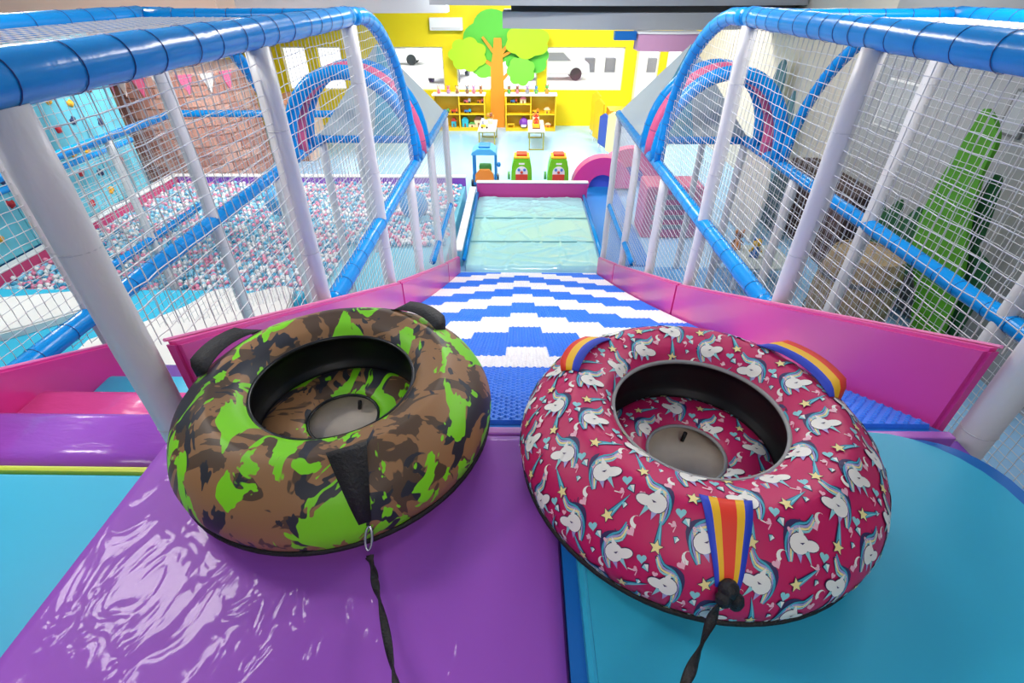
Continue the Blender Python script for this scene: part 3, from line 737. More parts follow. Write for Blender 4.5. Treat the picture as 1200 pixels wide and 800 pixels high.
def build_print(name, parent, fn, rmin, rmax, pitch, size):
    V = []; F = []; FM = []
    def put(shapes, x0, y0, s, rot):
        c, sn = math.cos(rot), math.sin(rot)
        for colr, poly, lay in shapes:
            q = [(x0 + s*(x*c - y*sn), y0 + s*(x*sn + y*c)) for x, y in poly]
            mx_ = sum(p[0] for p in q)/len(q); my_ = sum(p[1] for p in q)/len(q)
            if len(q) <= 4: tris = [(q[0], q[i], q[i+1]) for i in range(1, len(q)-1)]
            else: tris = [((mx_, my_), q[i], q[(i+1) % len(q)]) for i in range(len(q))]
            if colr == 'white' and len(q) == 20: tris = [(q[i], q[i+1], q[19-i]) for i in range(10) if 19-i > i+1] + [(q[i+1], q[18-i], q[19-i]) for i in range(9)]
            st = list(tris)
            while st:
                t = st.pop(); e = [math.dist(t[i], t[(i+1) % 3]) for i in range(3)]; k = e.index(max(e))
                if e[k] > .016:
                    m_ = ((t[k][0]+t[(k+1) % 3][0])/2, (t[k][1]+t[(k+1) % 3][1])/2); st += [(t[k], m_, t[(k+2) % 3]), (m_, t[(k+1) % 3], t[(k+2) % 3])]; continue
                rr = [math.hypot(*p) for p in t]
                if min(rr) < rmin + .004 or max(rr) > rmax - .004: continue
                o = len(V); V.extend(mapp(p[0], p[1], lay, fn, rmin, rmax) for p in t); F.append((o, o+1, o+2)); FM.append(pk.index(colr))
    n = int(rmax/pitch) + 2
    for j in range(-2*n, 2*n+1):
        for i in range(-n, n+1):
            x = i*pitch*1.5 + (pitch*.75 if j % 2 else 0); y = j*pitch*.62
            if math.hypot(x, y) > rmax + .1 or math.hypot(x, y) < rmin - .1: continue
            jit = lambda k=.006: random.uniform(-k, k)
            put(unicorn(1 if j % 2 else -1), x+jit(), y+jit(), size, (.15 if j % 2 else -.55) + jit(.15))
            put(comet(), x+pitch*.68+jit(), y-pitch*.02+jit(), size*1.0, (1.1 if j % 2 else -.1) + jit(.3))
            put(moon(), x+pitch*.40, y+pitch*.42+jit(), size*.75, jit(.5))
            put(gem(), x+pitch*.44+jit(), y-pitch*.33, size*.95, .3); put(heart('pale', .9), x-pitch*.46, y-pitch*.33+jit(), size, .4); put(heart('aqua', 1.0), x-pitch*.34+jit(), y+pitch*.44, size, -.2)
            put(dash('pale'), x+pitch*.25, y-pitch*.42, size, .7); put(dash('white'), x+pitch*.95+jit(), y+pitch*.28, size, -.7); put(vee(), x+pitch*.86, y-pitch*.36+jit(), size*1.1, 0)
            put(heart('pale', .6), x+pitch*.58, y-pitch*.44, size, -.4); put(heart('pale', .6), x-pitch*.5, y+pitch*.28, size, .9)
            put(gem(), x+pitch*1.0, y+pitch*.05, size*.7, -.5)
    o = obj(name, (V, F), pmats, parent)
    o.data.polygons.foreach_set('material_index', FM)
    o['label'] = 'unicorn, star and moon print'
    return o
build_print('fabric_print', cov2, lambda rf: f2(rf - r2), r2, r2 + L2, .128, .058)
seatp = [(p.x, p.y) for p in crom([(r2+.03, .052), (r2+.0, .072), (r2-.05, .080), (.125, .074), (.108, .060)], 4)]
fs_, Ls = surf(seatp, .108)
build_print('seat_print', [c for c in pinkt.children if c.name.startswith('seat_ring')][0], lambda rf: fs_(rf-.108), .108, .108+Ls, .128, .056)

# ------------------------------------------------------------------ ball pit
pit = low_wall('ball_pit_wall', -8.0, 11.55, -1.25, 11.70, .55, M_purplewall, 'purple padded far wall of the ball pit')
low_wall('ball_pit_wall', -8.15, 5.6, -8.02, 11.70, .55, mat('rose_foam', '#d0487c', .5), 'rose padded wall under the climbing wall')
tag(box('pit_floor_mat', (-8.0, 5.9, .002), (-1.25, 11.53, .33), M_lt_teal), 'light teal mat filling the bottom of the ball pit', 'mat')
bcol = [mat('ball_pink', '#ee8fae', .35), mat('ball_white', '#f2f2f2', .35), mat('ball_sky', '#86cdea', .35), mat('ball_teal', '#3f9cc4', .35)]
def ico(sub, r):
    bm = bmesh.new(); bmesh.ops.create_icosphere(bm, subdivisions=sub, radius=r); bm.verts.ensure_lookup_table()
    V = [tuple(v.co) for v in bm.verts]; F = [tuple(v.index for v in f.verts) for f in bm.faces]; bm.free(); return V, F
bv, bf = ico(1, .042); spots = []
ball_me = []
for m in bcol:
    v, f = ico(2, .042); me = bpy.data.meshes.new('ball'); me.from_pydata(v, [], f); me.materials.append(m); me.polygons.foreach_set('use_smooth', [True]*len(f)); ball_me.append(me)
yy = 6.0; row = 0
while yy < 11.48:
    xx = -7.9 + (.045 if row % 2 else 0)
    while xx < -1.32:
        if yy > 8.15 or xx < -3.0: spots.append((xx + random.uniform(-.012, .012), yy + random.uniform(-.012, .012), .375 + random.uniform(-.01, .05)))
        xx += .09
    yy += .079; row += 1
spots = [p for p in spots if math.hypot(p[0]+4.68, p[1]-9.5) > .33 and math.hypot(p[0]+2.05, p[1]-9.4) > .30]
spots.sort(key=lambda p: p[0]**2 + p[1]**2 + (0 if p[1] > 6.75 else 1000))
cn = ['pink', 'white', 'sky blue', 'teal']
V = []; F = []; FM = []
for i, p in enumerate(spots):
    k = random.choices((0, 1, 2, 3), (.27, .3, .28, .15))[0]
    if i < 290:
        o = bpy.data.objects.new('pit_ball', ball_me[k]); link(o); o.location = p
        tag(o, f'small {cn[k]} plastic ball at the near edge of the ball pit', 'ball', f'{cn[k]} balls of the ball pit')
    else:
        o = len(V); V.extend((a+p[0], b+p[1], c+p[2]) for a, b, c in bv); F.extend((a+o, b+o, c+o) for a, b, c in bf); FM.extend([k]*len(bf))
o = obj('pit_balls', (V, F), bcol, None, True); o.data.polygons.foreach_set('material_index', FM)
tag(o, 'pink, white and blue plastic balls filling the ball pit', 'balls', kind='stuff')
M_bigball = mat('big_ball_blue', '#4aa7e0', .4)
for (x, y, r, l) in ((-4.68, 9.5, .30, 'large blue ball lying in the ball pit behind the second post'), (-2.05, 9.4, .27, 'large light blue ball in the pit near the landing mat wall')):
    t = thing('big_ball', l, 'ball', (x, y, .40)); obj('shell', ball_vf((0, 0, r), r, 1, 24, 16), M_bigball, t, True)
    for k in range(4): obj('groove', shift(([(x_*math.cos(k*PI/4), x_*math.sin(k*PI/4), z_) for x_, y_, z_ in sweep([((r+.001)*math.cos(q), 0, r+(r+.001)*math.sin(q)) for q in [2*PI*i/28 for i in range(29)]], .004, 5, False)[0]], sweep([(math.cos(q), 0, math.sin(q)) for q in [2*PI*i/28 for i in range(29)]], .004, 5, False)[1]), (0, 0, 0)), M_bluebase, t)

# white curved ledge and teal pads left of the cage
def ribbon(pts, w, z0, z1):
    pp = crom(pts, 6); A = []; B = []
    for i, p in enumerate(pp):
        t = (pp[min(i+1, len(pp)-1)] - pp[max(i-1, 0)]).normalized(); nrm = Vector((-t.y, t.x))
        A.append((p.x + nrm.x*w/2, p.y + nrm.y*w/2)); B.append((p.x - nrm.x*w/2, p.y - nrm.y*w/2))
    return prism(A + B[::-1], 2, z0, z1)
M_whitev = mat('white_glossy_vinyl', '#e8e6e2', .3, bump=.08, scale=4)
def slab(name, pts, z0, z1, m, label, cat):
    bm = prism([(p.x, p.y) for p in crom(pts + [pts[0]], 4)][:-1], 2, z0, z1)
    bmesh.ops.bevel(bm, geom=[e for e in bm.edges if abs(e.verts[0].co.z - e.verts[1].co.z) < 1e-5 and e.verts[0].co.z > z0 + .01], offset=.02, segments=2, affect='EDGES')
    return tag(obj(name, bm, m), label, cat)
tag(box('teal_pad', (-7.9, 2.2, .002), (-2.75, 5.55, .95), M_teal, None, .03), 'large teal padded block left of the stair net', 'block')
slab('white_ledge', [(-7.4, 5.05), (-6.38, 5.17), (-5.41, 5.37), (-4.95, 5.4), (-4.9, 4.97), (-5.15, 4.88), (-5.71, 4.39), (-6.4, 4.1), (-7.4, 4.0)], .952, 1.05, M_whitev, 'white curved padded ledge seen left of the nearest post', 'ledge')
slab('white_ledge', [(-4.65, 4.3), (-4.24, 4.68), (-3.98, 5.0), (-3.85, 5.35), (-3.6, 5.45), (-3.4, 5.3), (-2.85, 5.45), (-2.80, 4.0), (-4.4, 3.7)], .952, 1.05, M_whitev, 'white humped padded ledge behind the stair net, right of the nearest post', 'ledge')

# climbing wall
cw = thing('climbing_wall', 'teal climbing wall with red and yellow holds left of the ball pit', 'climbing wall', (-8.2, 4.6, 0))
M_cw = mat('climbing_panel_teal', '#62bcd2', .55, var=.5, scale=1.8)
pw = 1.05
for i in range(6):
    for j in range(3):
        box('panel', (-.06, i*pw+.008, .55+j*1.05), (0, (i+1)*pw-.008, .55+(j+1)*1.05-.012), M_cw, cw, .01)
box('backing', (-.12, 0, 0), (-.062, 6*pw, 3.7), M_bluebase, cw)
holdm = [mat('hold_yellow', '#e0a31e', .5), mat('hold_red', '#c22335', .5), mat('hold_navy', '#26325e', .5)]
hm = []
for m in holdm:
    v, f = ball_vf((0, 0, 0), .06, 1.3, 8, 5); v = [(abs(x)*.9 if x > 0 else 0.0, y*(1+.3*math.sin(z*60)), z) for x, y, z in v]
    me = bpy.data.meshes.new('hold'); me.from_pydata(v, [], f); me.materials.append(m); hm.append(me)
for i in range(12):
    for j in range(7):
        child('hold', random.choice((hm[0], hm[0], hm[1], hm[1], hm[2])), cw, (.0, .25+i*.49+random.uniform(-.12, .12), .8+j*.42+random.uniform(-.1, .1)), (random.random()*6, 0, 0))
rail([(-7.9, 5.9, 1.6), (-7.9, 10.5, 1.6)], 'blue rail in front of the climbing wall', .05, .25)

# brick tower : bricks are pieces
bt = thing('brick_tower', 'round brown brick castle tower with pink banner beside the climbing wall', 'tower', (-8.5, 13.9, 0))
TR = 1.55
obj('core', lathe([(TR-.02, 0), (TR-.02, 2.52), (.01, 2.52)], 40), mat('mortar', '#cdb0a6', .8), bt)
M_br = [mat('brick_a', '#bd8c7c', .75, var=.15, scale=6), mat('brick_b', '#b07e70', .75, var=.15, scale=6), mat('brick_c', '#c69a8a', .75, var=.15, scale=6)]
brm = []
da = 2*PI/26
for m in M_br:
    n = 3; V = []
    for rr in (TR-.03, TR+.02):
        for z in (0, .20):
            for k in range(n+1): a = -da/2*.92 + da*.92*k/n; V.append((rr*math.cos(a), rr*math.sin(a), z))
    q = n+1; F = []
    for k in range(n): F += [(2*q+k, 2*q+k+1, 3*q+k+1, 3*q+k), (q+k, q+k+1, 3*q+k+1, 3*q+k), (k+1, k, 2*q+k, 2*q+k+1)]
    F += [(0, q, 3*q, 2*q), (n, 2*q+n, 3*q+n, q+n)]
    me = bpy.data.meshes.new('brick'); me.from_pydata(V, [], F); me.materials.append(m); brm.append(me)
for j in range(11):
    for i in range(26):
        a = i*da + (da/2 if j % 2 else 0) ; aw = (a + PI) % (2*PI) - PI
        if aw > 0.9 or aw < -2.3: continue
        child('brick', random.choice(brm), bt, (0, 0, .05+j*.222), (0, 0, a))
for k in range(7):
    a = -2.2 + k*.3; b = obj('pennant', prism([(-.17, 0), (.17, 0), (0, -.42)], 1, 0, .02), [mat('pennant_pink', '#ef6f9c', .6), mat('pennant_white', '#efe9e4', .6)][k % 2], bt); b.location = (math.cos(a)*(TR+.05), math.sin(a)*(TR+.05), 2.5); b.rotation_euler = (0, 0, a+PI/2)

# posters on the yellow wall, far left, and a peach play hut
ph = thing('peach_play_hut', 'peach play hut standing behind the ball pit', 'play hut', (-6.25, 14.7, 0))
box('wall', (-.55, 0, 0), (.35, 1.2, 1.5), mat('peach_paint', '#f2cdb4', .7), ph, .03)
box('roof', (-.62, -.1, 1.5), (.42, 1.3, 1.62), mat('terracotta', '#d59a78', .7), ph, .03)
obj('doorway', prism([(-.3, 0), (.2, 0), (.2, .7), (.1, .9), (-.2, .9), (-.3, .7)], 1, -.02, .0), mat('hut_shadow', '#a87c66', .8), ph)

# ------------------------------------------------------------------ tree cutout on the far wall
tree = thing('tree_cutout', 'painted wooden tree with orange trunk and green crowns against the yellow wall', 'tree', (-.76, 18.98, 0))
M_or = mat('orange_paint', '#ee9420', .6)
obj('trunk', prism([(-.27, 0), (.24, 0), (.22, 1.2), (.20, 1.9), (.16, 2.45), (.14, 2.75), (-.10, 2.75), (-.13, 2.4), (-.22, 1.9), (-.24, 1.2)], 1, 0, .08), M_or, tree)
for (a, b, w) in (((-.12, 2.35), (-.48, 2.78), .10), ((.12, 2.3), (.42, 2.62), .12), ((.14, 2.22), (.58, 2.42), .09), ((-.15, 1.95), (-.5, 2.15), .12), ((.18, 1.55), (.46, 1.82), .11)):
    d = Vector((b[0]-a[0], b[1]-a[1])).normalized(); nx_, nz_ = -d.y*w/2, d.x*w/2
    obj('branch', prism([(a[0]-nx_, a[1]-nz_), (b[0]-nx_*.7, b[1]-nz_*.7), (b[0]+nx_*.7, b[1]+nz_*.7), (a[0]+nx_, a[1]+nz_)], 1, .01, .07), M_or, tree)
def cloud(cx, cz, rx, rz_, lobes, y0, y1, m, ph_=0):
    pts = []
    n = lobes*8
    for i in range(n):
        a = 2*PI*i/n; s = .86 + .16*abs(math.sin(lobes*a/2 + ph_)); pts.append((cx + rx*s*math.cos(a), cz + rz_*s*math.sin(a)))
    return obj('crown', prism(pts, 1, y0, y1), m, tree)
G1, G2, G3 = mat('leaf_green', '#57bf3a', .6), mat('lime_green', '#a5d915', .6), mat('mid_green', '#76cf3c', .6)
cloud(.0, 2.75, 1.10, .80, 5, .09, .13, G1); cloud(1.0, 2.15, .74, .52, 6, .085, .12, G1, .5)
cloud(-.98, 2.28, .64, .50, 7, -.06, -.01, G2); cloud(1.0, 2.66, .74, .50, 6, -.07, -.02, G2, .3); cloud(.80, 1.80, .48, .45, 7, -.06, -.01, G3); cloud(-.42, 1.80, .42, .22, 5, .02, .06, G3)
ac = thing('wall_air_conditioner', 'white air conditioner high on the yellow wall', 'air conditioner', (-2.42, YF, 2.95))
box('housing', (-.54, -.22, 0), (.54, -.002, .36), M_frame_w, ac, .03); box('louver', (-.48, -.235, .03), (.48, -.215, .09), M_seam, ac)

# ------------------------------------------------------------------ shelves with toys
M_shelf = mat('yellow_laminate', '#f0c81a', .5); M_shelf_in = mat('yellow_back_board', '#d8b51a', .55)
def shelf(x0, x1, label, levels):
    t = thing('toy_shelf', label, 'shelf', (x0, 18.42, 0)); w = x1-x0; d = .42; mid = w*.5
    box('back', (.03, d-.03, .1), (w-.03, d, 1.12), M_shelf_in, t)
    box('side', (0, 0, 0), (.04, d, 1.12), M_shelf, t); box('side', (w-.04, 0, 0), (w, d, 1.12), M_shelf, t); box('divider', (mid-.02, 0, .1), (mid+.02, d-.03, 1.12), M_shelf, t)
    box('top', (-.02, -.02, 1.12), (w+.02, d+.02, 1.17), mat('white_laminate', '#f6f2e4', .4), t); box('plinth', (.04, .02, 0), (w-.04, d-.03, .1), M_shelf, t)
    for (a, b, zz) in levels: box('shelf_board', (mid*0+.04 if a == 0 else mid+.02, .01, zz), (mid-.02 if a == 0 else w-.04, d-.03, zz+.035), M_shelf, t)
    return t
shelf(-2.95, -1.18, 'yellow toy shelf left of the tree trunk', [(0, 0, .52), (1, 0, .52), (1, 0, .84)])
shelf(-.48, 1.25, 'yellow toy shelf right of the tree trunk', [(0, 0, .52), (0, 0, .84), (1, 0, .52)])
toyc = {'pink': '#e8788c', 'lilac': '#b08ac0', 'brown': '#8a5a3c', 'orange': '#f09030', 'green': '#58a850', 'red': '#d04028', 'cyan': '#30b8d0', 'purple': '#8040b0', 'cream': '#f0dcb0', 'blue': '#4080d0', 'grey': '#8890a0', 'white': '#f4f4f4', 'yellow': '#f4c020'}
tmats = {k: mat('toy_'+k, v, .45) for k, v in toyc.items()}
def doll(x, y, z, c1, c2, label, s=1.0):
    t = thing('toy_figure', label, 'toy', (x, y, z))
    obj('body', lathe([(.001, 0), (.055*s, 0), (.05*s, .05*s), (.03*s, .13*s), (.001, .14*s)], 12), tmats[c1], t, True)
    obj('head', ball_vf((0, 0, .175*s), .05*s, 1, 12, 8), tmats[c2], t, True)
    for sx in (-1, 1): obj('ear', ball_vf((sx*.04*s, 0, .225*s), .018*s, 1.4, 8, 6), tmats[c1], t, True)
    for sx in (-1, 1): obj('arm', sweep([(sx*.035*s, 0, .11*s), (sx*.075*s, -.01, .06*s)], .014*s, 6), tmats[c2], t, True)
zt = 1.17
for i, (x, c1, c2) in enumerate(((-2.75, 'pink', 'cream'), (-2.42, 'lilac', 'pink'), (-2.12, 'brown', 'cream'), (-1.78, 'brown', 'grey'), (-1.56, 'pink', 'lilac'), (-1.32, 'orange', 'brown'))):
    doll(x, 18.6, zt, c1, c2, f'{c1} and {c2} toy figure on top of the left yellow shelf')
for i, (x, c1, c2) in enumerate(((-.36, 'green', 'brown'), (-.08, 'pink', 'brown'), (.26, 'grey', 'lilac'), (.56, 'green', 'blue'), (.92, 'orange', 'green'))):
    doll(x, 18.6, zt, c1, c2, f'{c1} and {c2} toy figure on top of the right yellow shelf', 1.15 if i == 4 else 1)
def toy_truck(x, z, c1, c2, label, y=18.6):
    t = thing('toy_truck', label, 'toy', (x, y, z)); box('bed', (-.11, -.05, .03), (.04, .05, .10), tmats[c1], t, .01); box('cab', (.04, -.05, .03), (.12, .05, .14), tmats[c2], t, .015)
    for sx in (-.07, .08):
        for sy in (-.055, .055): v = lathe([(.001, -.012), (.03, -.012), (.03, .012), (.001, .012)], 10); obj('wheel', ([(sx+a, sy+c, .03+b) for a, b, c in v[0]], v[1]), M_rubber, t)
toy_truck(-1.80, .875, 'pink', 'white', 'pink toy truck on the upper left shelf'); toy_truck(-1.80, .555, 'blue', 'cyan', 'blue toy truck on the middle left shelf')
toy_truck(-2.55, .555, 'red', 'green', 'red toy truck beside the tent roof'); toy_truck(-1.35, .875, 'orange', 'pink', 'small orange toy truck at the end of the upper shelf'); toy_truck(-2.25, .555, 'red', 'orange', 'red and orange toy truck on the middle board')
toy_truck(-.2, .875, 'blue', 'red', 'blue and red toy truck on the upper right shelf'); toy_truck(.55, .555, 'yellow', 'orange', 'yellow toy truck on the right half of the right shelf')
def toy_house(x, z, w, h, c1, c2, label):
    t = thing('toy_house', label, 'toy', (x, 18.6, z)); box('wall', (-w/2, -.06, 0), (w/2, .06, h*.65), tmats[c1], t, .008)
    obj('roof', prism([(-w*.58, h*.65), (w*.58, h*.65), (w*.25, h), (-w*.25, h)], 1, -.07, .07), tmats[c2], t); box('door', (-w*.12, -.067, 0), (w*.12, -.058, h*.4), tmats['brown'], t)
toy_house(-1.90, .10, .22, .32, 'cyan', 'cyan', 'cyan toy house on the bottom left shelf'); toy_house(-1.42, .10, .3, .36, 'cream', 'brown', 'cream doll house on the bottom shelf beside the trunk'); toy_house(-2.3, .10, .16, .3, 'cyan', 'red', 'slim cyan toy tower on the bottom left shelf')
toy_house(-1.66, .10, .24, .16, 'cream', 'green', 'low cream toy crate on the bottom left shelf'); toy_house(.12, .875, .2, .2, 'cream', 'pink', 'cream toy castle on the upper right shelf')
toy_house(1.0, .10, .18, .14, 'orange', 'cream', 'orange toy box in the bottom right corner of the shelf'); toy_house(.95, .555, .2, .18, 'yellow', 'cream', 'yellow toy crane box on the right shelf board')
t = thing('toy_backpack', 'round purple toy backpack on the bottom of the right shelf', 'toy', (.15, 18.55, .10)); obj('body', ball_vf((0, 0, .16), .16, 1, 16, 10), tmats['purple'], t, True); box('pocket', (-.09, -.17, .04), (.09, -.12, .12), tmats['white'], t, .01); obj('handle', sweep([(-.05, 0, .30), (0, 0, .36), (.05, 0, .30)], .012, 6), tmats['purple'], t)
t = thing('toy_bench', 'tiny yellow toy bench on the bottom of the right shelf', 'toy', (-.3, 18.55, .10)); box('seat', (-.13, -.06, .09), (.13, .06, .12), tmats['yellow'], t); 
for sx in (-.11, .11): box('leg', (sx-.015, -.05, 0), (sx+.015, .05, .09), tmats['yellow'], t)

# ------------------------------------------------------------------ play tables
M_leg = mat('olive_steel', '#a9a245', .45); M_top = mat('white_table_top', '#f4efe6', .35)
def table(x0, x1, y0, y1, skew, label):
    t = thing('play_table', label, 'table', (x0, y0, 0)); w = x1-x0; d = y1-y0; h = .56
    obj('tabletop', prism([(0, 0), (w, 0), (w+skew, d), (skew, d)], 2, h-.03, h, .006), M_top, t)
    obj('apron', prism([(.02, .02), (w-.02, .02), (w+skew-.02, d-.02), (skew+.02, d-.02)], 2, h-.06, h-.032), M_leg, t)
    for (lx, ly) in ((.04, .04), (w-.04, .04), (w+skew-.04, d-.04), (skew+.04, d-.04)): box('leg', (lx-.018, ly-.018, 0), (lx+.018, ly+.018, h-.06), M_leg, t)
    for ly, s in ((.04, 0), (d-.04, skew)): box('foot_bar', (.058+s, ly-.015, .01), (w-.058+s, ly+.015, .04), M_leg, t)
    return t
table(-1.27, -.72, 15.95, 17.55, .0, 'white play table with olive legs, the left of two'); table(.27, .78, 15.90, 17.5, .0, 'white play table with olive legs, the right of two')
t = thing('toy_vase', 'toy flower pot with orange blooms on the left play table', 'toy', (-.93, 16.9, .56)); obj('pot', lathe([(.001, 0), (.06, 0), (.09, .16), (.001, .16)], 14), tmats['cream'], t, True)
for k in range(5): obj('bloom', ball_vf((.07*math.cos(k*1.3), .07*math.sin(k*1.3), .22+.02*k), .055, 1, 8, 6), tmats[('orange', 'red', 'pink', 'orange', 'brown')[k]], t, True)
toy_truck(-1.08, .562, 'yellow', 'cream', 'yellow toy truck on the left play table', 16.3); doll(-1.15, 16.7, .562, 'grey', 'white', 'grey and white toy figure on the left play table', .9)
t = thing('toy_train_station', 'long orange wooden toy station on the right play table', 'toy', (.52, 16.5, .56)); box('base', (-.12, -.3, 0), (.12, .5, .03), tmats['brown'], t)
for k in range(4): box('block', (-.11, -.26+k*.18, .03), (.10, -.12+k*.18, .14+.06*k), tmats[('yellow', 'orange', 'cream', 'orange')[k]], t, .01)
for k in range(3): obj('peak', prism([(-.08, .14+.06*k+.001), (.08, .14+.06*k+.001), (0, .24+.06*k)], 1, -.25+k*.18, -.14+k*.18), tmats['red'], t)

# ------------------------------------------------------------------ toy vehicles behind the pit wall
t = thing('blue_toy_bus', 'blue open roofed toy car with orange front behind the end wall', 'toy car', (-.86, 12.5, 0))
TB = mat('toy_blue_plastic', '#1f86cf', .35); TBl = mat('toy_light_blue_plastic', '#52b5ea', .35)
for sx in (-.29, .25):
    for sy in (0, .52): box('pillar', (sx, sy, .10), (sx+.045, sy+.05, .80), TB, t, .01)
obj('roof', prism([(-.32, .78), (-.29, .84), (-.16, .92), (.16, .92), (.28, .84), (.31, .78)], 1, -.02, .60), TBl, t)
box('roof_pad', (-.14, .1, .921), (.14, .5, .96), TB, t, .015)
box('chassis', (-.30, -.02, .05), (.30, .6, .14), TB, t, .02)
obj('front', prism([(-.24, .14), (.24, .14), (.22, .32), (.12, .43), (-.12, .43), (-.22, .32)], 1, -.06, .06), mat('toy_orange', '#ffbc1a', .4), t)
box('seat', (-.16, .3, .14), (.16, .5, .46), tmats['green'], t, .04); obj('mirror', ball_vf((.36, .02, .55), .05, 1.3, 8, 6), TB, t, True)
for sx in (-.31, .31):
    for sy in (.05, .5): v = lathe([(.001, -.03), (.09, -.03), (.09, .03), (.001, .03)], 14); obj('wheel', ([(sx+c, sy+a, .09+b) for a, b, c in v[0]], v[1]), M_rubber, t)
TG = mat('toy_lime', '#76cc1e', .4)
def green_car(x, label):
    t = thing('green_toy_car', label, 'toy car', (x, 12.45, 0))
    obj('body', prism([(-.27, .06), (.27, .06), (.25, .45), (.19, .70), (-.19, .70), (-.25, .45)], 1, 0, .5, .03), TG, t)
    box('roof', (-.19, .02, .70), (.19, .46, .745), tmats['yellow'], t, .015); box('roof_hatch', (-.13, .1, .746), (.13, .4, .79), tmats['red'], t, .01)
    arch = [(-.15, .24)] + [(.15*-math.cos(PI*i/10), .38+.15*math.sin(PI*i/10)) for i in range(11)] + [(.15, .24)]
    obj('face_panel', prism(arch, 1, -.02, 0), tmats['white'], t); box('bumper', (-.15, -.035, .12), (.15, 0, .34), tmats['red'], t, .01)
    obj('nose', ball_vf((0, -.035, .39), .035, 1, 10, 7), tmats['red'], t, True)
    for sx in (-.07, .07): obj('eye', ball_vf((sx, -.025, .45), .035, 1, 10, 7), tmats['blue'], t, True)
    box('badge', (-.07, -.006, .57), (.07, 0, .61), tmats['white'], t)
    for sx in (-.24, .24): box('foot', (sx-.04, -.03, .0), (sx+.04, .06, .08), tmats['cyan'], t, .01)
    v = lathe([(.001, -.03), (.1, -.03), (.1, .03), (.001, .03)], 14); obj('side_wheel', ([(-.32+c, .2+a, .25+b) for a, b, c in v[0]], v[1]), tmats['green'], t)
green_car(.065, 'lime green toy car with red bumper, beside the blue toy car'); green_car(.98, 'lime green toy car with red bumper, nearest the pink tunnel')

# display boards at the far right
db_c = [('#f2cf1c', 'yellow'), ('#e8c21a', 'mustard'), ('#2a4fb0', 'navy'), ('#f3e9a0', 'pale yellow')]
for k, (y, x, h, c) in enumerate(((17.6, 2.62, 1.35, 0), (16.6, 2.60, 1.30, 1), (15.7, 2.66, 1.05, 2), (14.9, 2.78, 1.25, 3))):
    t = thing('display_board', f'{db_c[c][1]} display board standing in the row at the far right', 'board', (x, y, 0), .25)
    obj('board', prism([(0, .12), (.7, .12), (.7, h-.15), (.35, h), (0, h-.1)], 0, -.025, .025), mat('board_'+db_c[c][1].replace(' ', '_'), db_c[c][0], .5), t)
    for dy in (.08, .6): box('leg', (-.02, dy-.02, 0), (.02, dy+.02, .118), M_frame_w, t)
t = thing('play_counter', 'white play counter with orange and blue top at the far right', 'counter', (3.0, 16.4, 0)); box('body', (-.2, 0, 0), (1.6, .7, .85), M_frame_w, t); box('orange_band', (-.24, -.03, .85), (1.64, .73, 1.05), mat('orange_band', '#f0a81c', .5), t); box('blue_band', (-.215, -.015, .66), (1.615, 0, .845), M_bluebase, t)

# ------------------------------------------------------------------ right side : cactus cutouts, white cloud panel, cabinets, murals
def cactus(name, x, pts, m, label, th=.05):
    o = obj(name, prism(pts, 0, x, x+th), m); return tag(o, label, 'cactus')
def blade(cy, w, z0, tip, lean=0, n=10):
    L = []; Rr = []
    for i in range(n+1):
        u = i/n; ww = w/2*(1-u**2.2)**.8 + .01; c = cy + lean*u*u; z = z0 + (tip-z0)*u; L.append((c-ww, z)); Rr.append((c+ww, z))
    return L + Rr[::-1]
GA, GB = mat('cactus_green', '#4f9a1e', .6, var=.2, scale=3), mat('cactus_dark_green', '#1c5a30', .6, var=.2, scale=3)
sm2 = lambda P_: [(p.x, p.y) for p in crom(P_, 4)]
cactus('cactus_cutout', 5.25, sm2([(5.30, .002), (5.62, .5), (5.8, .87), (6.19, 1.31), (6.3, 1.85), (6.26, 2.35), (6.20, 2.81), (6.16, 3.02), (5.97, 2.95), (5.79, 2.76), (5.75, 2.4), (5.59, 1.91), (5.36, 1.47), (5.19, .98), (5.05, .002)]), GA, 'tall bright green cactus cutout by the grey wall')
cactus('cactus_cutout', 5.40, sm2([(5.62, .002), (5.66, .5), (5.7, 1.06), (5.82, 1.48), (5.83, 1.81), (5.82, 2.19), (5.75, 2.41), (5.65, 2.34), (5.58, 2.12), (5.50, 1.78), (5.48, 1.62), (5.18, 1.50), (5.12, 1.11), (5.10, .61), (5.1, .002)]), GB, 'shorter dark green cactus cutout beside the tall one')
cactus('cactus_cutout', 5.55, sm2([(7.5, .002), (7.75, .8), (7.6, 1.55), (7.35, 1.35), (7.15, 1.62), (6.95, 1.35), (6.75, 1.66), (6.45, 1.3), (6.4, .7), (6.6, .002)]), GB, 'broad dark green cactus cutout behind the barrel')
tb = thing('wooden_barrel', 'tan wooden barrel standing by the cactus cutouts', 'barrel', (4.70, 6.15, 0))
M_wood = mat('tan_wood', '#b39a78', .6, var=.2, scale=8, stretch=(4, 4, .6))
sm = []
for k in range(16):
    a0, a1 = 2*PI*k/16+.012, 2*PI*(k+1)/16-.012; V = []; F = []
    for i in range(7):
        z = 1.25*i/6; r = .42 + .10*math.sin(PI*i/6)
        for a in (a0, a1): V.append((r*math.cos(a), r*math.sin(a), z)); 
    for i in range(6): F.append((i*2, i*2+1, i*2+3, i*2+2))
    o = obj('stave', (V, F), M_wood, tb); sd = o.modifiers.new('th', 'SOLIDIFY'); sd.thickness = .02
obj('lid', lathe([(.001, 1.22), (.40, 1.22), (.40, 1.2), (.001, 1.2)], 24), M_wood, tb)
for z, r in ((.3, .505), (.95, .505)): obj('hoop', lathe([(r, z-.03), (r+.012, z-.03), (r+.012, z+.03), (r, z+.03)], 32, True), M_dark, tb)
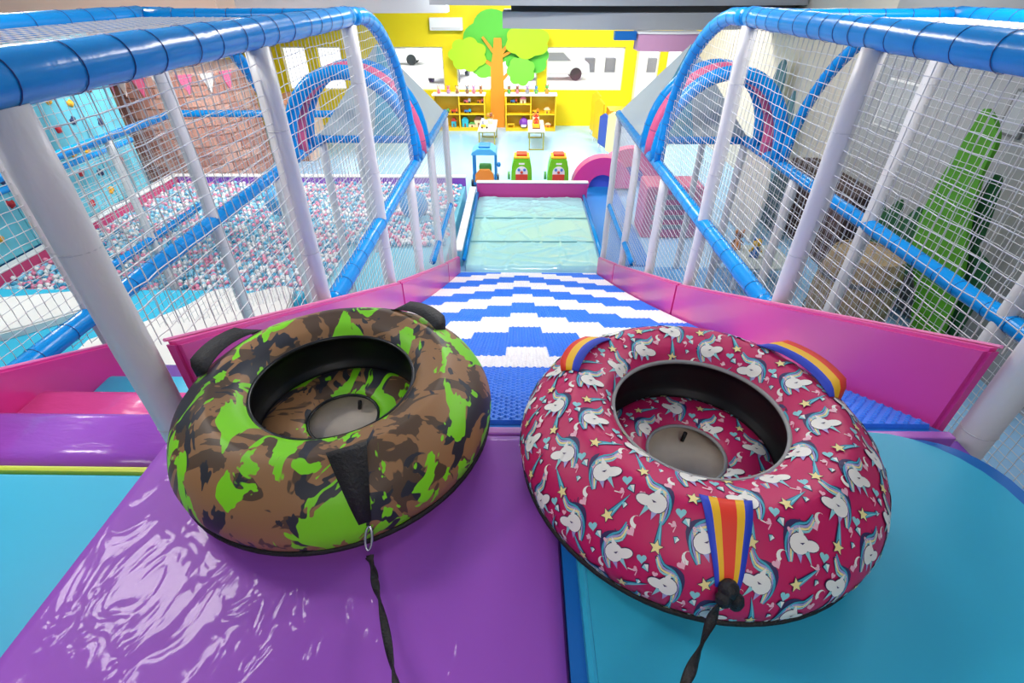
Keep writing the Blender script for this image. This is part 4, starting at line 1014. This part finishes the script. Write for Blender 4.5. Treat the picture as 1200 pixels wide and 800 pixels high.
cb = thing('dark_cabinet', 'dark brown slatted cabinet against the grey wall', 'cabinet', (5.48, 8.0, 0)); M_dk = mat('dark_brown_wood', '#4a3a38', .6, var=.2, scale=5)
box('body', (0, 0, 0), (.5, 2.3, 1.35), M_dk, cb)
for k in range(8): box('slat', (-.03, .02, .1+k*.155), (0, 2.28, .22+k*.155), mat('slat_brown', '#5c4744', .6), cb)
tl = thing('low_display_table', 'low pale display table on the floor right of the cage', 'table', (4.0, 7.6, 0)); box('tabletop', (-.5, -.4, .42), (.5, .5, .46), mat('pale_table', '#b9c4c0', .5), tl, .01)
for sx in (-.44, .44):
    for sy in (-.34, .44): box('leg', (sx-.03, sy-.03, 0), (sx+.03, sy+.03, .42), M_frame_w, tl)
doll(3.95, 7.65, .46, 'blue', 'yellow', 'blue and yellow toy figure on the low display table', 1.4); doll(3.75, 7.95, .46, 'orange', 'brown', 'orange toy figure on the low display table', 1.4)
# white wavy cutout panels and teal cactus silhouettes further back
wp = [(9.2, .02), (9.1, .8), (9.25, 1.4), (9.5, 1.75), (9.85, 1.85), (10.2, 1.7), (10.5, 1.35), (10.7, .8), (10.75, .02)]
tag(obj('white_cutout_panel', prism([(p.x, p.y) for p in crom(wp, 4)], 0, 4.55, 4.61), mat('cutout_white', '#ece6da', .6)), 'white wavy cutout panel behind the right cage', 'panel')
GT = mat('teal_cactus', '#4d7f90', .6, var=.1, scale=3)
cactus('cactus_cutout', 5.7, [(p.x, p.y) for p in crom([(12.2, .02), (12.15, 1.6), (12.1, 2.5), (12.35, 2.85), (12.6, 2.5), (12.65, 1.6), (12.7, .02)], 4)], GT, 'tall round topped teal cactus cutout by the cream wall')
cactus('cactus_cutout', 5.6, blade(11.3, .8, .02, 2.4, .0), GT, 'pointed teal cactus cutout by the cream wall')
cactus('cactus_cutout', 5.2, blade(9.9, 1.2, .02, 1.3, .0), mat('slate_teal', '#4f6f7c', .6), 'low slate teal cactus cutout behind the white panel')
tag(box('blue_floor_mat', (2.0, 3.5, .002), (4.0, 8.05, .05), mat('sky_floor_mat', '#5aa9e6', .4), None, .02), 'sky blue floor mat below the right cage', 'mat')
t = thing('purple_crate', 'purple slatted crate on the sky blue floor mat', 'crate', (2.35, 5.6, .05)); box('body', (-.25, -.2, 0), (.25, .2, .35), M_purplewall, t, .01)
for k in range(3): box('slat', (-.27, -.22, .03+k*.11), (.27, -.202, .10+k*.11), M_purplewall, t)
# framed pictures on the grey wall
for (y, z, w, h, l) in ((8.6, 2.6, .9, .7, 'pale grey framed board on the grey wall'), (6.5, 2.9, .35, .5, 'small dark bird plaque high on the grey wall')):
    t = thing('wall_picture', l, 'picture', (5.97, y, z)); box('frame', (0, -w/2, -h/2), (.029, w/2, h/2), M_dark if w < .5 else M_frame_w, t, .005); box('sheet', (-.006, -w/2+.03, -h/2+.03), (-.001, w/2-.03, h/2-.03), mat('sheet_grey', '#b4b8bb', .6), t)
